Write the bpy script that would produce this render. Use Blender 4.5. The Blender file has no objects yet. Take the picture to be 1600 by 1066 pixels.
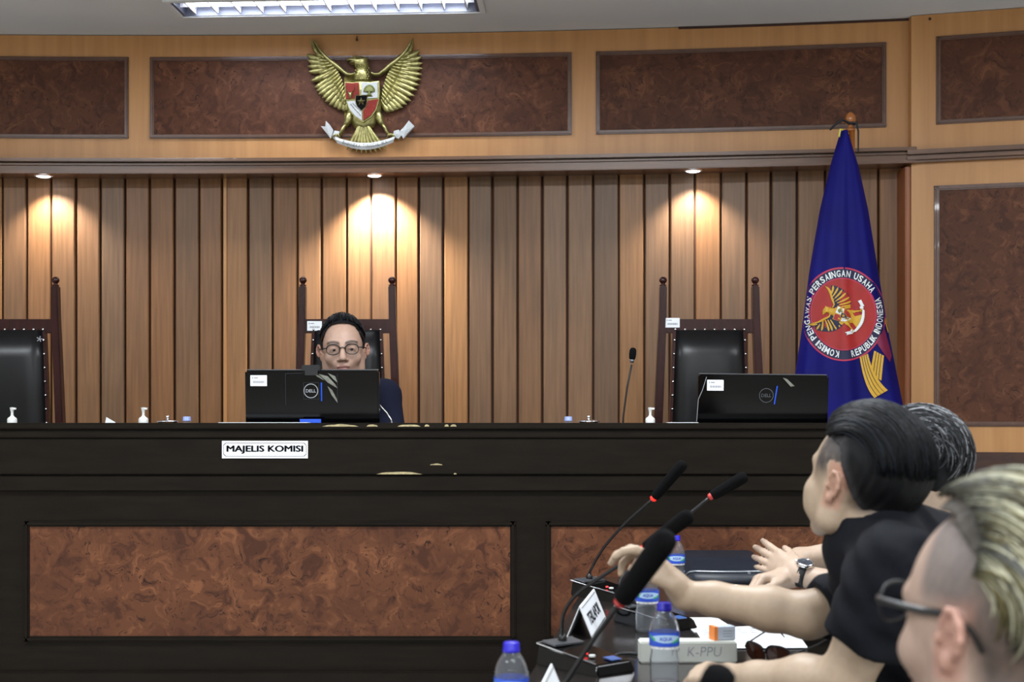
import bpy, bmesh, math, random
import numpy as np
from mathutils import Vector, Matrix, noise as mnoise

C = bpy.context.scene
COL = C.collection
F = 2222.22          # focal length in pixels of the 1600 px wide frame
ZC = 1.30            # camera height
rnd = random.Random(7)

# ---------------------------------------------------------------- camera
cam_d = bpy.data.cameras.new('camera'); cam = bpy.data.objects.new('camera', cam_d); COL.objects.link(cam)
cam.location = (0, 0, ZC); cam.rotation_euler = (math.pi/2, 0, 0)
cam_d.lens = 50; cam_d.sensor_width = 36; cam_d.shift_y = (650-533)/1600
cam_d.clip_start = 0.05
cam_d.dof.use_dof = True; cam_d.dof.focus_distance = 5.4; cam_d.dof.aperture_fstop = 5.6
C.camera = cam
# ---------------------------------------------------------------- exposure, world, room lamps
C.view_settings.view_transform = 'Standard'; C.view_settings.look = 'None'
C.view_settings.exposure = -0.12; C.view_settings.gamma = 1.0
C.view_settings.use_curve_mapping = False
w = bpy.data.worlds.new('world'); C.world = w; w.use_nodes = True
bg = w.node_tree.nodes['Background']; bg.inputs[0].default_value = (0.80, 0.88, 1.0, 1); bg.inputs[1].default_value = 0.15

def area(name, loc, rot, sx, sy, power, col=(1, 1, 1), spread=None):
    d = bpy.data.lights.new(name, 'AREA'); d.shape = 'RECTANGLE'; d.size = sx; d.size_y = sy
    d.energy = power; d.color = col
    if spread: d.spread = math.radians(spread)
    o = bpy.data.objects.new(name, d); o.location = loc; o.rotation_euler = rot; COL.objects.link(o)
    return o
HCEIL = ZC+1.77
FIX = dict(x=-.80, y=6.13, rz=math.radians(-3.2))
area('troffer_lamp', (FIX['x'], FIX['y'], HCEIL+.02), (0, 0, FIX['rz']), 1.22, .13, 16, (.88, .93, 1))
for i, (x, y, p) in enumerate([(-2.6, 3.6, 46), (.2, 3.7, 50), (2.6, 3.6, 34), (-2.2, .6, 46), (.8, .6, 46), (-1, -2, 60), (2, -2, 50)]):
    area('ceiling_lamp', (x, y, HCEIL-.03), (0, 0, 0), 1.2, .3, p*1.5, (.90, .95, 1))

# ---------------------------------------------------------------- helpers
def P(x, y, D):
    return Vector(((x-800)*D/F, D, ZC-(y-650)*D/F))
def srgb(r, g, b):
    f = lambda c: (c/255/12.92) if c/255 <= .04045 else ((c/255+.055)/1.055)**2.4
    return (f(r), f(g), f(b), 1)

class NT:
    def __init__(s, name):
        s.m = bpy.data.materials.new(name); s.m.use_nodes = True
        s.t = s.m.node_tree; s.n = s.t.nodes; s.b = s.n['Principled BSDF']
    def add(s, ty, **kw):
        n = s.n.new(ty)
        for k, v in kw.items(): setattr(n, k, v)
        return n
    def link(s, a, b): s.t.links.new(a, b)
    def coords(s, scale=(1, 1, 1), rot=(0, 0, 0)):
        tc = s.add('ShaderNodeTexCoord'); mp = s.add('ShaderNodeMapping')
        mp.inputs['Scale'].default_value = scale; mp.inputs['Rotation'].default_value = rot
        s.link(tc.outputs['Object'], mp.inputs['Vector']); return mp.outputs[0]
    def noise(s, vec, scale, detail=3, rough=.5, dist=0):
        n = s.add('ShaderNodeTexNoise'); s.link(vec, n.inputs['Vector'])
        n.inputs['Scale'].default_value = scale; n.inputs['Detail'].default_value = detail
        n.inputs['Roughness'].default_value = rough; n.inputs['Distortion'].default_value = dist
        return n.outputs[0]
    def ramp(s, fac, stops):
        n = s.add('ShaderNodeValToRGB'); s.link(fac, n.inputs[0]); e = n.color_ramp.elements
        while len(e) < len(stops): e.new(.5)
        for q, (p, c) in zip(e, stops): q.position = p; q.color = c
        return n.outputs[0]
    def mix(s, fac, a, b, mode='MIX'):
        n = s.add('ShaderNodeMix', data_type='RGBA', blend_type=mode)
        for sock, v in ((n.inputs[0], fac), (n.inputs[6], a), (n.inputs[7], b)):
            if hasattr(v, 'is_linked'): s.link(v, sock)
            else: sock.default_value = v
        return n.outputs[2]
    def bump(s, h, strength=.2, dist=.002):
        n = s.add('ShaderNodeBump'); s.link(h, n.inputs['Height'])
        n.inputs['Strength'].default_value = strength; n.inputs['Distance'].default_value = dist
        s.link(n.outputs[0], s.b.inputs['Normal'])
    def set(s, **kw):
        for k, v in kw.items():
            i = s.b.inputs[{'rough': 'Roughness', 'metal': 'Metallic', 'col': 'Base Color', 'spec': 'Specular IOR Level', 'coat': 'Coat Weight',
                            'trans': 'Transmission Weight', 'ior': 'IOR', 'emit': 'Emission Color', 'es': 'Emission Strength', 'alpha': 'Alpha', 'sheen': 'Sheen Weight', 'coatr': 'Coat Roughness', 'sss': 'Subsurface Weight'}[k]]
            if hasattr(v, 'is_linked'): s.link(v, i)
            else: i.default_value = v
        return s

def plain(name, rgb, rough=.5, metal=0, var=.06, vs=25, **kw):
    t = NT(name); c = srgb(*rgb); v = t.coords()
    f = t.noise(v, vs, 3)
    lo = tuple(x*(1-var) for x in c[:3])+(1,); hi = tuple(min(1, x*(1+var)) for x in c[:3])+(1,)
    t.set(col=t.ramp(f, [(.3, lo), (.7, hi)]), rough=rough, metal=metal, **kw)
    return t.m
def emis(name, rgb, strength):
    t = NT(name); t.set(col=srgb(*rgb), emit=srgb(*rgb), es=strength); return t.m

def burl(name, dark, mid, light, scale=1.0, rough=.32, spec=.2):
    t = NT(name); v = t.coords((1, 1, 1))
    # swirl the coordinates with noise, then ridged noise gives the burl figure
    n1 = t.add('ShaderNodeTexNoise'); t.link(v, n1.inputs['Vector']); n1.inputs['Scale'].default_value = 9*scale; n1.inputs['Detail'].default_value = 2
    sub = t.add('ShaderNodeVectorMath', operation='SUBTRACT'); t.link(n1.outputs['Color'], sub.inputs[0]); sub.inputs[1].default_value = (.5, .5, .5)
    sc = t.add('ShaderNodeVectorMath', operation='SCALE'); t.link(sub.outputs[0], sc.inputs[0]); sc.inputs['Scale'].default_value = .28/scale
    ad = t.add('ShaderNodeVectorMath', operation='ADD'); t.link(v, ad.inputs[0]); t.link(sc.outputs[0], ad.inputs[1])
    f = t.noise(ad.outputs[0], 15*scale, 4, .55, .6)
    base = t.ramp(f, [(.36, srgb(*dark)), (.47, srgb(*mid)), (.54, srgb(*mid)), (.66, srgb(*light))])
    g = t.noise(ad.outputs[0], 34*scale, 3, .6, 1.5)
    gm = t.ramp(g, [(.33, (1, 1, 1, 1)), (.40, (0, 0, 0, 1))])
    c2 = t.mix(gm, base, srgb(*[int(x*.62) for x in dark]))
    vo = t.noise(v, 5*scale, 1)
    c3 = t.mix(t.ramp(vo, [(.4, (0, 0, 0, 1)), (.65, (.5, .5, .5, 1))]), c2, srgb(*dark))
    t.set(col=c3, rough=rough, spec=spec); return t.m

def wood(name, a, b, grain=(3, 3, .25), scale=14, rough=.4, coat=0, spec=.5, bump=.05):
    t = NT(name); v = t.coords(grain)
    f = t.noise(v, scale, 4, .6, .4); c = t.ramp(f, [(.3, srgb(*a)), (.7, srgb(*b))])
    t.set(col=c, rough=rough, coat=coat, spec=spec); t.bump(f, bump, .001); return t.m

def vcol_mat(name, rough=.5, noise_amt=.12, ns=60, bump=0, bs=200, grain=None, **kw):
    t = NT(name); a = t.add('ShaderNodeAttribute', attribute_name='col'); v = t.coords(grain or (1, 1, 1))
    f = t.noise(v, ns, 3)
    m = t.ramp(f, [(.25, (1-noise_amt,)*3+(1,)), (.75, (1+noise_amt*.4,)*3+(1,))])
    t.set(col=t.mix(1.0, a.outputs['Color'], m, 'MULTIPLY'), rough=rough, **kw)
    if bump: t.bump(t.noise(v, bs, 2), bump, .001)
    return t.m

M = {}
M['ceil'] = plain('ceiling_paint', (222, 226, 230), .9, var=.03, vs=2)
M['floor'] = wood('floor_tile', (206, 204, 198), (216, 214, 208), (1, 1, 1), 30, .5)
M['veneer'] = wood('light_veneer', (180, 128, 76), (198, 146, 92), (5, 5, .25), 4, .38, bump=.02)
M['veneerT'] = wood('moulding_brown', (88, 58, 38), (116, 80, 54), (.3, 3, 3), 10, .3, coat=.25)
M['frame'] = wood('panel_frame_brown', (84, 56, 44), (102, 72, 58), (2, 2, 2), 10, .3, coat=.3)
M['darktrim'] = wood('dark_red_trim', (52, 30, 22), (72, 42, 30), (.5, 3, 3), 10, .35)
M['burlW'] = burl('wall_burl', (72, 42, 30), (90, 55, 38), (114, 73, 51), 1.0, .5)
M['burlB'] = burl('bench_burl', (70, 40, 27), (96, 58, 38), (120, 76, 50), 1.0, .5)
M['slat'] = vcol_mat('slat_board', .42, .30, 16, .15, 40, (5, 5, .22))
M['bench'] = wood('bench_dark_wood', (23, 19, 15), (30, 25, 20), (.4, 3, 3), 14, .42, spec=.08)
M['gapdark'] = plain('gap_dark', (66, 34, 20), .7)
M['chip'] = plain('bare_wood_chip', (170, 156, 116), .7, var=.3, vs=120)
M['chair'] = wood('chair_mahogany', (36, 13, 13), (54, 21, 19), (3, 3, .4), 14, .25, coat=.15, spec=.3)
M['leather'] = plain('black_leather', (16, 16, 18), .33, var=.2, spec=.35, vs=90)
M['chrome'] = plain('chrome', (225, 225, 228), .16, 1, .03)
M['white'] = plain('white_plastic', (232, 232, 228), .4, var=.02)
M['paper'] = plain('paper_white', (235, 238, 242), .7, var=.02)
M['black'] = plain('black_plastic', (16, 16, 17), .35)
M['gloss'] = plain('glossy_black', (4, 4, 5), .10, spec=.3)
M['foam'] = plain('foam_black', (13, 13, 14), 1.0, var=.4, vs=400, spec=.1)
M['rubber'] = plain('matt_black', (20, 20, 21), .6)
M['gray'] = plain('grey_metal', (120, 124, 130), .3, .7)
M['blue'] = plain('blue_plastic', (40, 90, 215), .4)
M['capb'] = plain('bottle_cap_blue', (38, 32, 190), .35)
M['capl'] = plain('light_blue_cap', (150, 168, 225), .4)
M['ink'] = plain('dark_ink', (22, 28, 42), .6)
M['inkg'] = plain('grey_ink', (150, 152, 158), .6)
M['red'] = plain('red_paint', (176, 40, 28), .4)
M['redlit'] = emis('red_ring_lit', (255, 42, 32), 1.6)
M['reddim'] = plain('red_ring_dim', (200, 60, 58), .4)
M['redled'] = emis('led_red', (255, 60, 60), 3)
M['navy'] = plain('navy_suit', (22, 25, 44), .9, var=.15, vs=150, spec=.2)
M['shirtb'] = plain('black_shirt', (14, 16, 23), .85, var=.2, vs=120, spec=.2)
M['shirtn'] = plain('black_shirt_matt', (13, 14, 19), .9, var=.2, vs=120, spec=.2)
M['trouser'] = plain('dark_trousers', (24, 24, 28), .9)
M['skin'] = vcol_mat('skin', .5, .07, 90, .04, 500, sss=.0)
M['hair'] = vcol_mat('hair', .55, .35, 120, spec=.2)
M['gold'] = None

# ---- mesh helpers
def mesh(name, verts, faces, mat=None, parent=None, smooth=False, cols=None, midx=None):
    me = bpy.data.meshes.new(name); me.from_pydata([tuple(v) for v in verts], [], faces)
    mats = mat if isinstance(mat, (list, tuple)) else [mat]
    for m_ in mats:
        if m_: me.materials.append(m_)
    if midx is not None: me.polygons.foreach_set('material_index', midx)
    if smooth: me.polygons.foreach_set('use_smooth', [True]*len(me.polygons))
    if cols is not None:
        a = me.color_attributes.new('col', 'FLOAT_COLOR', 'POINT')
        a.data.foreach_set('color', np.asarray(cols, dtype=np.float32).ravel())
    me.update()
    o = bpy.data.objects.new(name, me); COL.objects.link(o)
    if parent: o.parent = parent; o.matrix_parent_inverse = parent.matrix_basis.inverted()
    return o
def tag(o, label=None, cat=None, group=None, kind=None):
    if label: o['label'] = label
    if cat: o['category'] = cat
    if group: o['group'] = group
    if kind: o['kind'] = kind
    return o
def thing(name, loc, label, cat, group=None):
    o = bpy.data.objects.new(name, None); o.empty_display_size = .05; o.location = loc; COL.objects.link(o)
    return tag(o, label, cat, group)

class MB:
    def __init__(s): s.v = []; s.f = []; s.m = []; s.mi = 0
    def addv(s, vs, fs):
        n = len(s.v); s.v += [Vector(v) for v in vs]; s.f += [[n+i for i in f] for f in fs]; s.m += [s.mi]*len(fs); return s
    def box(s, c, d, R=None):
        c = Vector(c); h = Vector(d)/2; vs = []
        for z in (-1, 1):
            for y in (-1, 1):
                for x in (-1, 1):
                    p = Vector((x*h.x, y*h.y, z*h.z))
                    vs.append(c+(R@p if R else p))
        return s.addv(vs, [(0, 2, 3, 1), (4, 5, 7, 6), (0, 1, 5, 4), (2, 6, 7, 3), (0, 4, 6, 2), (1, 3, 7, 5)])
    def lathe(s, prof, c=(0, 0, 0), n=20, axis=Vector((0, 0, 1)), caps=True):
        q = Vector((0, 0, 1)).rotation_difference(Vector(axis).normalized()); c = Vector(c); vs = []; fs = []
        for r, z in prof:
            for i in range(n):
                a = 2*math.pi*i/n; vs.append(c+q@Vector((r*math.cos(a), r*math.sin(a), z)))
        for j in range(len(prof)-1):
            for i in range(n):
                fs.append((j*n+i, j*n+(i+1) % n, (j+1)*n+(i+1) % n, (j+1)*n+i))
        if caps:
            fs.append(tuple(range(n-1, -1, -1))); fs.append(tuple((len(prof)-1)*n+i for i in range(n)))
        return s.addv(vs, fs)
    def tube(s, pts, r, n=8, up=None):
        pts = [Vector(p) for p in pts]; rs = r if isinstance(r, (list, tuple)) else [r]*len(pts)
        vs = []; fs = []; prev = None
        for i, p in enumerate(pts):
            t = (pts[min(i+1, len(pts)-1)]-pts[max(i-1, 0)])
            t = t.normalized() if t.length > 1e-9 else Vector((0, 0, 1))
            if prev is None:
                a = Vector(up) if up else (Vector((0, 0, 1)) if abs(t.z) < .9 else Vector((1, 0, 0)))
            else: a = prev
            a = (a-t*a.dot(t)).normalized(); b = t.cross(a); prev = a
            for k in range(n):
                th = 2*math.pi*k/n; vs.append(p+(a*math.cos(th)+b*math.sin(th))*rs[i])
        for j in range(len(pts)-1):
            for k in range(n):
                fs.append((j*n+k, j*n+(k+1) % n, (j+1)*n+(k+1) % n, (j+1)*n+k))
        fs.append(tuple(range(n-1, -1, -1))); fs.append(tuple((len(pts)-1)*n+k for k in range(n)))
        return s.addv(vs, fs)
    def sphere(s, c, r, n=14, sq=(1, 1, 1), R=None):
        c = Vector(c); vs = []; fs = []; m = n//2
        for j in range(m+1):
            ph = math.pi*j/m
            for i in range(n):
                a = 2*math.pi*i/n
                p = Vector((r*math.sin(ph)*math.cos(a)*sq[0], r*math.sin(ph)*math.sin(a)*sq[1], r*math.cos(ph)*sq[2]))
                vs.append(c+(R@p if R else p))
        for j in range(m):
            for i in range(n): fs.append((j*n+i, (j+1)*n+i, (j+1)*n+(i+1) % n, j*n+(i+1) % n))
        return s.addv(vs, fs)
    def prism(s, poly, f0, f1):
        """poly: 2D points; f0, f1 map (u, v) to the two 3D faces"""
        n = len(poly)
        vs = [f0(u, v) for u, v in poly]+[f1(u, v) for u, v in poly]
        fs = [tuple(range(n)), tuple(range(2*n-1, n-1, -1))]+[(i, i+n, (i+1) % n+n, (i+1) % n) for i in range(n)]
        return s.addv(vs, fs)
    def build(s, name, mat, parent=None, smooth=False, bevel=0, seg=2, auto=False, midx=False):
        o = mesh(name, s.v, s.f, mat, parent, smooth, midx=s.m if midx else None)
        bm = bmesh.new(); bm.from_mesh(o.data)
        bmesh.ops.remove_doubles(bm, verts=bm.verts, dist=1e-6)
        if bevel:
            bmesh.ops.bevel(bm, geom=[e for e in bm.edges if len(e.link_faces) == 2 and e.calc_face_angle(0) > .5], offset=bevel, segments=seg, affect='EDGES', clamp_overlap=True)
        bmesh.ops.recalc_face_normals(bm, faces=bm.faces)
        if auto:
            for f in bm.faces: f.smooth = True
            for e in bm.edges:
                if len(e.link_faces) == 2 and e.calc_face_angle(0) > .7: e.smooth = False
        bm.to_mesh(o.data); bm.free(); return o

# text as flat geometry: list of (verts2D, faces, width)
_tc = {}
def glyphs(s, bold=.02):
    key = (s, bold)
    if key in _tc: return _tc[key]
    cu = bpy.data.curves.new('t', 'FONT'); cu.body = s; cu.size = 1; cu.offset = bold; cu.resolution_u = 3
    o = bpy.data.objects.new('t', cu); COL.objects.link(o)
    bpy.context.view_layer.update()
    me = bpy.data.meshes.new_from_object(o.evaluated_get(bpy.context.evaluated_depsgraph_get()))
    vs = [(v.co.x, v.co.y) for v in me.vertices]; fs = [tuple(p.vertices) for p in me.polygons]
    bpy.data.objects.remove(o); bpy.data.curves.remove(cu); bpy.data.meshes.remove(me)
    _tc[key] = (vs, fs); return _tc[key]
def flat_text(s, w_, h_, fmap, bold=.02, dup=0):
    """text fitted to a w x h box centred at the origin, mapped by fmap(u, v)"""
    vs, fs = glyphs(s, bold); xs = [v[0] for v in vs]; ys = [v[1] for v in vs]
    x0, x1, y0, y1 = min(xs), max(xs), min(ys), max(ys)
    if dup:   # a heavier face: the outline repeated with small sideways and upward steps
        sh = [(-dup, 0), (0, 0), (dup, 0), (0, dup*.5), (0, -dup*.5)]; n = len(vs)
        vs = [(x+a, y+b) for a, b in sh for x, y in vs]; fs = [tuple(i+k*n for i in f_) for k in range(len(sh)) for f_ in fs]
    return [fmap(((x-x0)/(x1-x0)-.5)*w_, ((y-y0)/(y1-y0)-.5)*h_) for x, y in vs], fs
# ================================================================ ROOM
def ytop(x):
    x = max(-500, min(x, 1424)); return 48.5-.021*(x-800)-3*((x-800)/400)**2
def Dfas(x): return 1.77*F/(650-ytop(x))
fas = []
for k in range(0, 33):
    x = -560+(1424+560)*k/32; D = Dfas(x); fas.append(Vector(((x-800)*D/F, D)))
fx = [p.x for p in fas]; fy = [p.y for p in fas]
def wallY(X): return float(np.interp(X, fx, fy))
def pxX(x):   # X on the fascia for a pixel column
    D = Dfas(x); return (x-800)*D/F
def zf(y, x=400): return ZC+(650-y)*Dfas(x)/F
def plan_strip(mb, pts, y_off0, y_off1, z0, z1):
    """solid following the plan curve from y_off0 (front, negative = towards camera) to y_off1"""
    n = len(pts); vs = []
    for p in pts: vs += [(p.x, p.y+y_off0, z0), (p.x, p.y+y_off0, z1), (p.x, p.y+y_off1, z0), (p.x, p.y+y_off1, z1)]
    fs = []
    for i in range(n-1):
        a, b = 4*i, 4*i+4
        fs += [(a, b, b+1, a+1), (a+2, a+3, b+3, b+2), (a+1, b+1, b+3, a+3), (a, a+2, b+2, b)]
    fs += [(0, 1, 3, 2), (4*n-4, 4*n-2, 4*n-1, 4*n-3)]
    mb.addv(vs, fs)
def sub(x0, x1, n=8):
    return [Vector((x0+(x1-x0)*k/n, wallY(x0+(x1-x0)*k/n))) for k in range(n+1)]
XR = fas[-1].x
# floor, ceiling with the opening of the light fixture
MB().box((0, 2.2, -.05), (9.6, 10.6, .1)).build('floor', M['floor'])['kind'] = 'structure'
Rz = Matrix.Rotation(FIX['rz'], 3, 'Z')
inner = [Vector((FIX['x'], FIX['y'], 0))+Rz@Vector((sx*.655, sy*.115, 0)) for sx, sy in ((-1, -1), (1, -1), (1, 1), (-1, 1))]
outer = [Vector(p) for p in ((-4.8, -3.1, 0), (4.8, -3.1, 0), (4.8, 7.5, 0), (-4.8, 7.5, 0))]
cb = MB(); vs = []
for z in (HCEIL, HCEIL+.1):
    for p in inner+outer: vs.append((p.x, p.y, z))
fs = []
for i in range(4):
    j = (i+1) % 4
    fs += [(i, j, 4+j, 4+i), (8+i, 12+i, 12+j, 8+j), (i, 8+i, 8+j, j), (4+i, 4+j, 12+j, 12+i)]
cb.addv(vs, fs); tag(cb.build('ceiling', M['ceil']), kind='structure')

# back wall: fascia on top, slatted part below, set back
wb = MB(); plan_strip(wb, fas, 0, .06, ZC+1.14, HCEIL-.004)
wall = wb.build('wall_back', M['veneer']); tag(wall, kind='structure')
gp = MB(); plan_strip(gp, fas, .122, .17, 0, ZC+1.16); gp.build('slat_backing', M['gapdark'], wall)
sof = MB(); plan_strip(sof, fas, -.07, .125, ZC+1.118, ZC+1.14); sof.build('soffit', M['veneerT'], wall)
dg = MB(); plan_strip(dg, sub(pxX(1060), XR-.002, 8), -.003, .02, HCEIL-.012, HCEIL-.001); dg.build('shadow_gap', M['darktrim'], wall)
# cornice moulding
co = MB()
for (o0, z0, z1) in ((-.082, 1.150, 1.158), (-.062, 1.158, 1.166), (-.09, 1.166, 1.182), (-.072, 1.125, 1.150), (-.08, 1.112, 1.127)):
    plan_strip(co, fas, o0, .0, ZC+z0, ZC+z1)
tr1 = co.build('trim_1', M['veneerT'], bevel=.0025); tag(tr1, kind='structure')
# boards
X = pxX(-560)+.01; vs = []; fs = []; cols = []
base = [(150, 104, 64), (142, 101, 65), (134, 99, 68), (158, 112, 68), (144, 103, 68), (126, 94, 66)]
xsb = [4, 42, 80, 119, 157, 196, 234, 273, 311, 347, 388, 426, 465, 503, 542, 580, 619, 655, 693, 732, 770, 809, 848, 887, 927, 967, 1007, 1047, 1086, 1127, 1167, 1205, 1246, 1290, 1331, 1373, 1410]
pre = [4-39*k for k in range(14, 0, -1)]
edges = pre+xsb+[1424]
rb = random.Random(3)
def Dslat(x): return Dfas(x)+.10
for i in range(len(edges)-1):
    xa, xb = edges[i]+1.2, edges[i+1]-1.0
    g = rb.choice([.2, .6, 1.2])
    Xa = (xa-800)*Dslat(xa)/F; Xb = (xb-g-800)*Dslat(xb)/F
    ya = wallY(Xa)+.10; yb = wallY(Xb)+.10; tw = rb.uniform(-.004, .004)
    ya += tw; yb -= tw
    z0, z1 = .0, ZC+1.13
    c = srgb(*rb.choice(base)); ff = rb.uniform(.80, 1.06); c = tuple(min(1, q*ff) for q in c[:3])+(1,)
    if edges[i] == 1246: pass
    n = len(vs); b = .004
    vs += [(Xa, ya+.02, z0), (Xa, ya+b, z0), (Xa+b, ya, z0), (Xb-b, yb, z0), (Xb, yb+b, z0), (Xb, yb+.02, z0)]
    vs += [(p[0], p[1], z1) for p in vs[n:n+6]]
    fs += [(n+k, n+k+1, n+k+7, n+k+6) for k in range(5)]+[(n+5, n, n+6, n+11)]
    cols += [c]*12
mesh('slat_boards', vs, fs, M['slat'], wall, cols=cols)
# thin light strips standing proud in two of the gaps
for xx in (352, 1406):
    Xs = (xx-800)*Dslat(xx)/F; MB().box((Xs, wallY(Xs)+.099, ZC/2+.56), (.014, .012, ZC+1.12)).build('cover_strip', M['veneer'], wall)

# framed burl panels on the fascia
def framed(parent, X0, X1, z0, z1, yfun, fr=.018, mat=M['burlW'], proud=.014, fmat=None, seg=8):
    pts = [Vector((X0+(X1-X0)*k/seg, yfun(X0+(X1-X0)*k/seg))) for k in range(seg+1)]
    b = MB(); plan_strip(b, pts, -.003, .004, z0, z1); p = b.build('burl_panel', mat, parent)
    f = MB()
    for w_, o_ in ((fr, -proud*.6), (fr*.45, -proud)):
        d = (fr-w_)/2
        plan_strip(f, pts, o_, .0, z1-w_-d, z1-d); plan_strip(f, pts, o_, .0, z0+d, z0+w_+d)
        for xa, xb in ((X0+d, X0+w_+d), (X1-w_-d, X1-d)):
            plan_strip(f, [Vector((xa, yfun(xa))), Vector((xb, yfun(xb)))], o_, .0, z0+d, z1-d)
    f.build('panel_frame', fmat or M['frame'], p, bevel=.0015)
    return p
for x0, x1 in ((-430, 201), (235, 893), (931, 1384)):
    framed(wall, pxX(x0), pxX(x1), ZC+1.287, ZC+1.665, wallY)
# right pilaster wall, standing proud
PA = Vector(((1424-800)*6.283/F, 6.283)); PB0 = Vector(((1600-800)*6.155/F, 6.155)); PB = PA+(PB0-PA)*6.2
pil = [PA+(PB-PA)*k/4 for k in range(5)]
def pilY(X): return PA.y+(X-PA.x)*(PB.y-PA.y)/(PB.x-PA.x)
pw = MB(); plan_strip(pw, pil, 0, .35, ZC-.158, HCEIL-.003)
wr = pw.build('wall_right', M['veneer']); tag(wr, kind='structure')
lw = MB(); plan_strip(lw, pil, -.012, .35, 0, ZC-.158); lw.build('lower_cladding', M['darktrim'], wr)
rv = MB(); rv.box((PA.x-.012, PA.y+.09, ZC+.48), (.024, .16, 1.25)); rv.build('corner_post', wood('corner_orange', (140, 82, 48), (158, 96, 58), (3, 3, .3), 10), wr, bevel=.004)
co = MB(); ext = [PA+(PB-PA).normalized()*-.03]+pil[1:]
for (o0, z0, z1) in ((-.03, 1.114, 1.124), (-.046, 1.124, 1.140), (-.03, 1.140, 1.148), (-.052, 1.148, 1.168)):
    plan_strip(co, ext, o0, .1, ZC+z0, ZC+z1)
tr2 = co.build('trim_2', M['veneerT'], bevel=.0025); tag(tr2, kind='structure')
Xp = (1463-800)*6.25/F
framed(wr, Xp, Xp+1.3, ZC+1.281, ZC+1.667, pilY, seg=2)
framed(wr, Xp-.008, Xp+1.3, ZC-.045, ZC+1.010, pilY, fr=.02, seg=2)
# baseboards / side walls out of the frame
def wallbox(name, c, d, mat):
    tag(MB().box(c, d).build(name, mat), kind='structure')
M['wallp'] = plain('cream_wall', (205, 200, 190), .8, var=.02, vs=2)
wallbox('wall_left', (-4.85, 2.2, HCEIL/2), (.1, 10.6, HCEIL), M['wallp'])
wallbox('wall_side_right', (4.85, 2.2, HCEIL/2), (.1, 10.6, HCEIL), M['wallp'])
wallbox('wall_front', (0, -3.15, HCEIL/2), (9.8, .1, HCEIL), plain('grey_wall', (170, 164, 156), .9, var=.02, vs=2))
# small dark marks: hook above emblem, hole in pilaster
hk = MB(); q = P(557.5, 60, wallY(pxX(557))-.012); hk.tube([q+Vector((0, .012, .012)), q+Vector((0, 0, .006)), q+Vector((0, 0, -.006)), q+Vector((.004, .0, -.009))], .0025, 6)
hk.sphere(q+Vector((0, .004, -.006)), .006, 8)
tag(hk.build('wall_hook', M['darktrim']), 'small dark hook in the light wood just above the golden eagle', 'hook')
hb = MB(); D0 = 6.27; hb.lathe([(.0065, 0), (.006, .003)], P(1453, 29.5, D0-.012), 10, (0, -1, 0)); tag(hb.build('screw_plug', M['darktrim']), 'tiny dark screw hole plug at the top of the right wall section', 'screw plug')

# troffer
tf = thing('ceiling_light', (FIX['x'], FIX['y'], HCEIL), 'long recessed fluorescent ceiling light with white louvre blades above the golden eagle', 'ceiling light')
M['lamp'] = emis('fluorescent_tube', (235, 242, 255), 2.2)
M['reflect'] = plain('white_enamel', (238, 240, 245), .25, .0, .01)
M['louvre'] = plain('louvre_aluminium', (240, 242, 250), .3, .0, .01); M['housein'] = plain('housing_inner', (96, 100, 116), .4)
def TL(x, y, z): return Vector((FIX['x'], FIX['y'], HCEIL))+Rz@Vector((x, y, z))
h = MB()
h.box(TL(0, 0, .102), (1.30, .22, .012), Rz)
for s in (-1, 1): h.box(TL(0, s*.108, .045), (1.31, .012, .105), Rz); h.box(TL(s*.649, 0, .045), (.012, .22, .105), Rz)
h.build('housing', M['housein'], tf)
h = MB()
for s in (-1, 1): h.box(TL(0, s*.121, -.006), (1.36, .026, .012), Rz); h.box(TL(s*.668, 0, -.006), (.026, .22, .012), Rz)
h.build('rim', M['ceil'], tf, bevel=.002)
for s in (-.042, .042):
    h = MB(); h.tube([TL(-.6, s, .055), TL(.6, s, .055)], .013, 12); h.build('tube', M['lamp'], tf, smooth=True)
for k in range(13):
    h = MB(); x = -.6+1.2*k/12
    h.addv([TL(x-.003, -.10, 0), TL(x+.003, -.10, 0), TL(x+.003, .10, 0), TL(x-.003, .10, 0), TL(x-.006, -.10, .034), TL(x+.006, -.10, .034), TL(x+.006, .10, .034), TL(x-.006, .10, .034)],
           [(0, 1, 2, 3), (4, 7, 6, 5), (0, 4, 5, 1), (1, 5, 6, 2), (2, 6, 7, 3), (3, 7, 4, 0)])
    h.build('louvre_blade', M['louvre'], tf)
h = MB(); h.box(TL(0, 0, .02), (1.28, .006, .036), Rz); h.build('centre_spine', M['louvre'], tf)

# downlights in the soffit
M['spot'] = emis('spot_glass', (240, 245, 255), 9)
for i, (x, en, lab) in enumerate(((68, 34, 'small round glowing downlight in the cornice above the left chair'), (585, 115, 'small round downlight under the cornice below the golden eagle'), (1083, 34, 'small round glowing downlight in the cornice above the empty right chair'))):
    X = (x-800)*(Dfas(x)-.005)/F; Y = wallY(X)-.005; Z = ZC+1.118
    s = thing('downlight', (X, Y, Z), lab, 'downlight', 'downlights in the cornice')
    b = MB(); b.lathe([(.044, 0), (.044, -.005), (.034, -.009), (.032, -.002)], (X, Y, Z), 24, caps=False); b.build('trim_ring', M['reflect'] if i != 1 else M['chrome'], s, smooth=True)
    b = MB(); b.lathe([(.033, -.004), (.028, -.010), (.012, -.014)], (X, Y, Z), 20); b.build('lens', M['spot'], s, smooth=True)
    d = bpy.data.lights.new('downlight_beam', 'SPOT'); d.energy = en; d.spot_size = math.radians(112); d.spot_blend = .75; d.shadow_soft_size = .02; d.color = (1, .97, .95)
    o = bpy.data.objects.new('downlight_beam', d); COL.objects.link(o); o.parent = s; o.location = (0, -.0, -.022); o.rotation_euler = (math.radians(8), math.radians(-4 if i == 0 else -2), 0)

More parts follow.
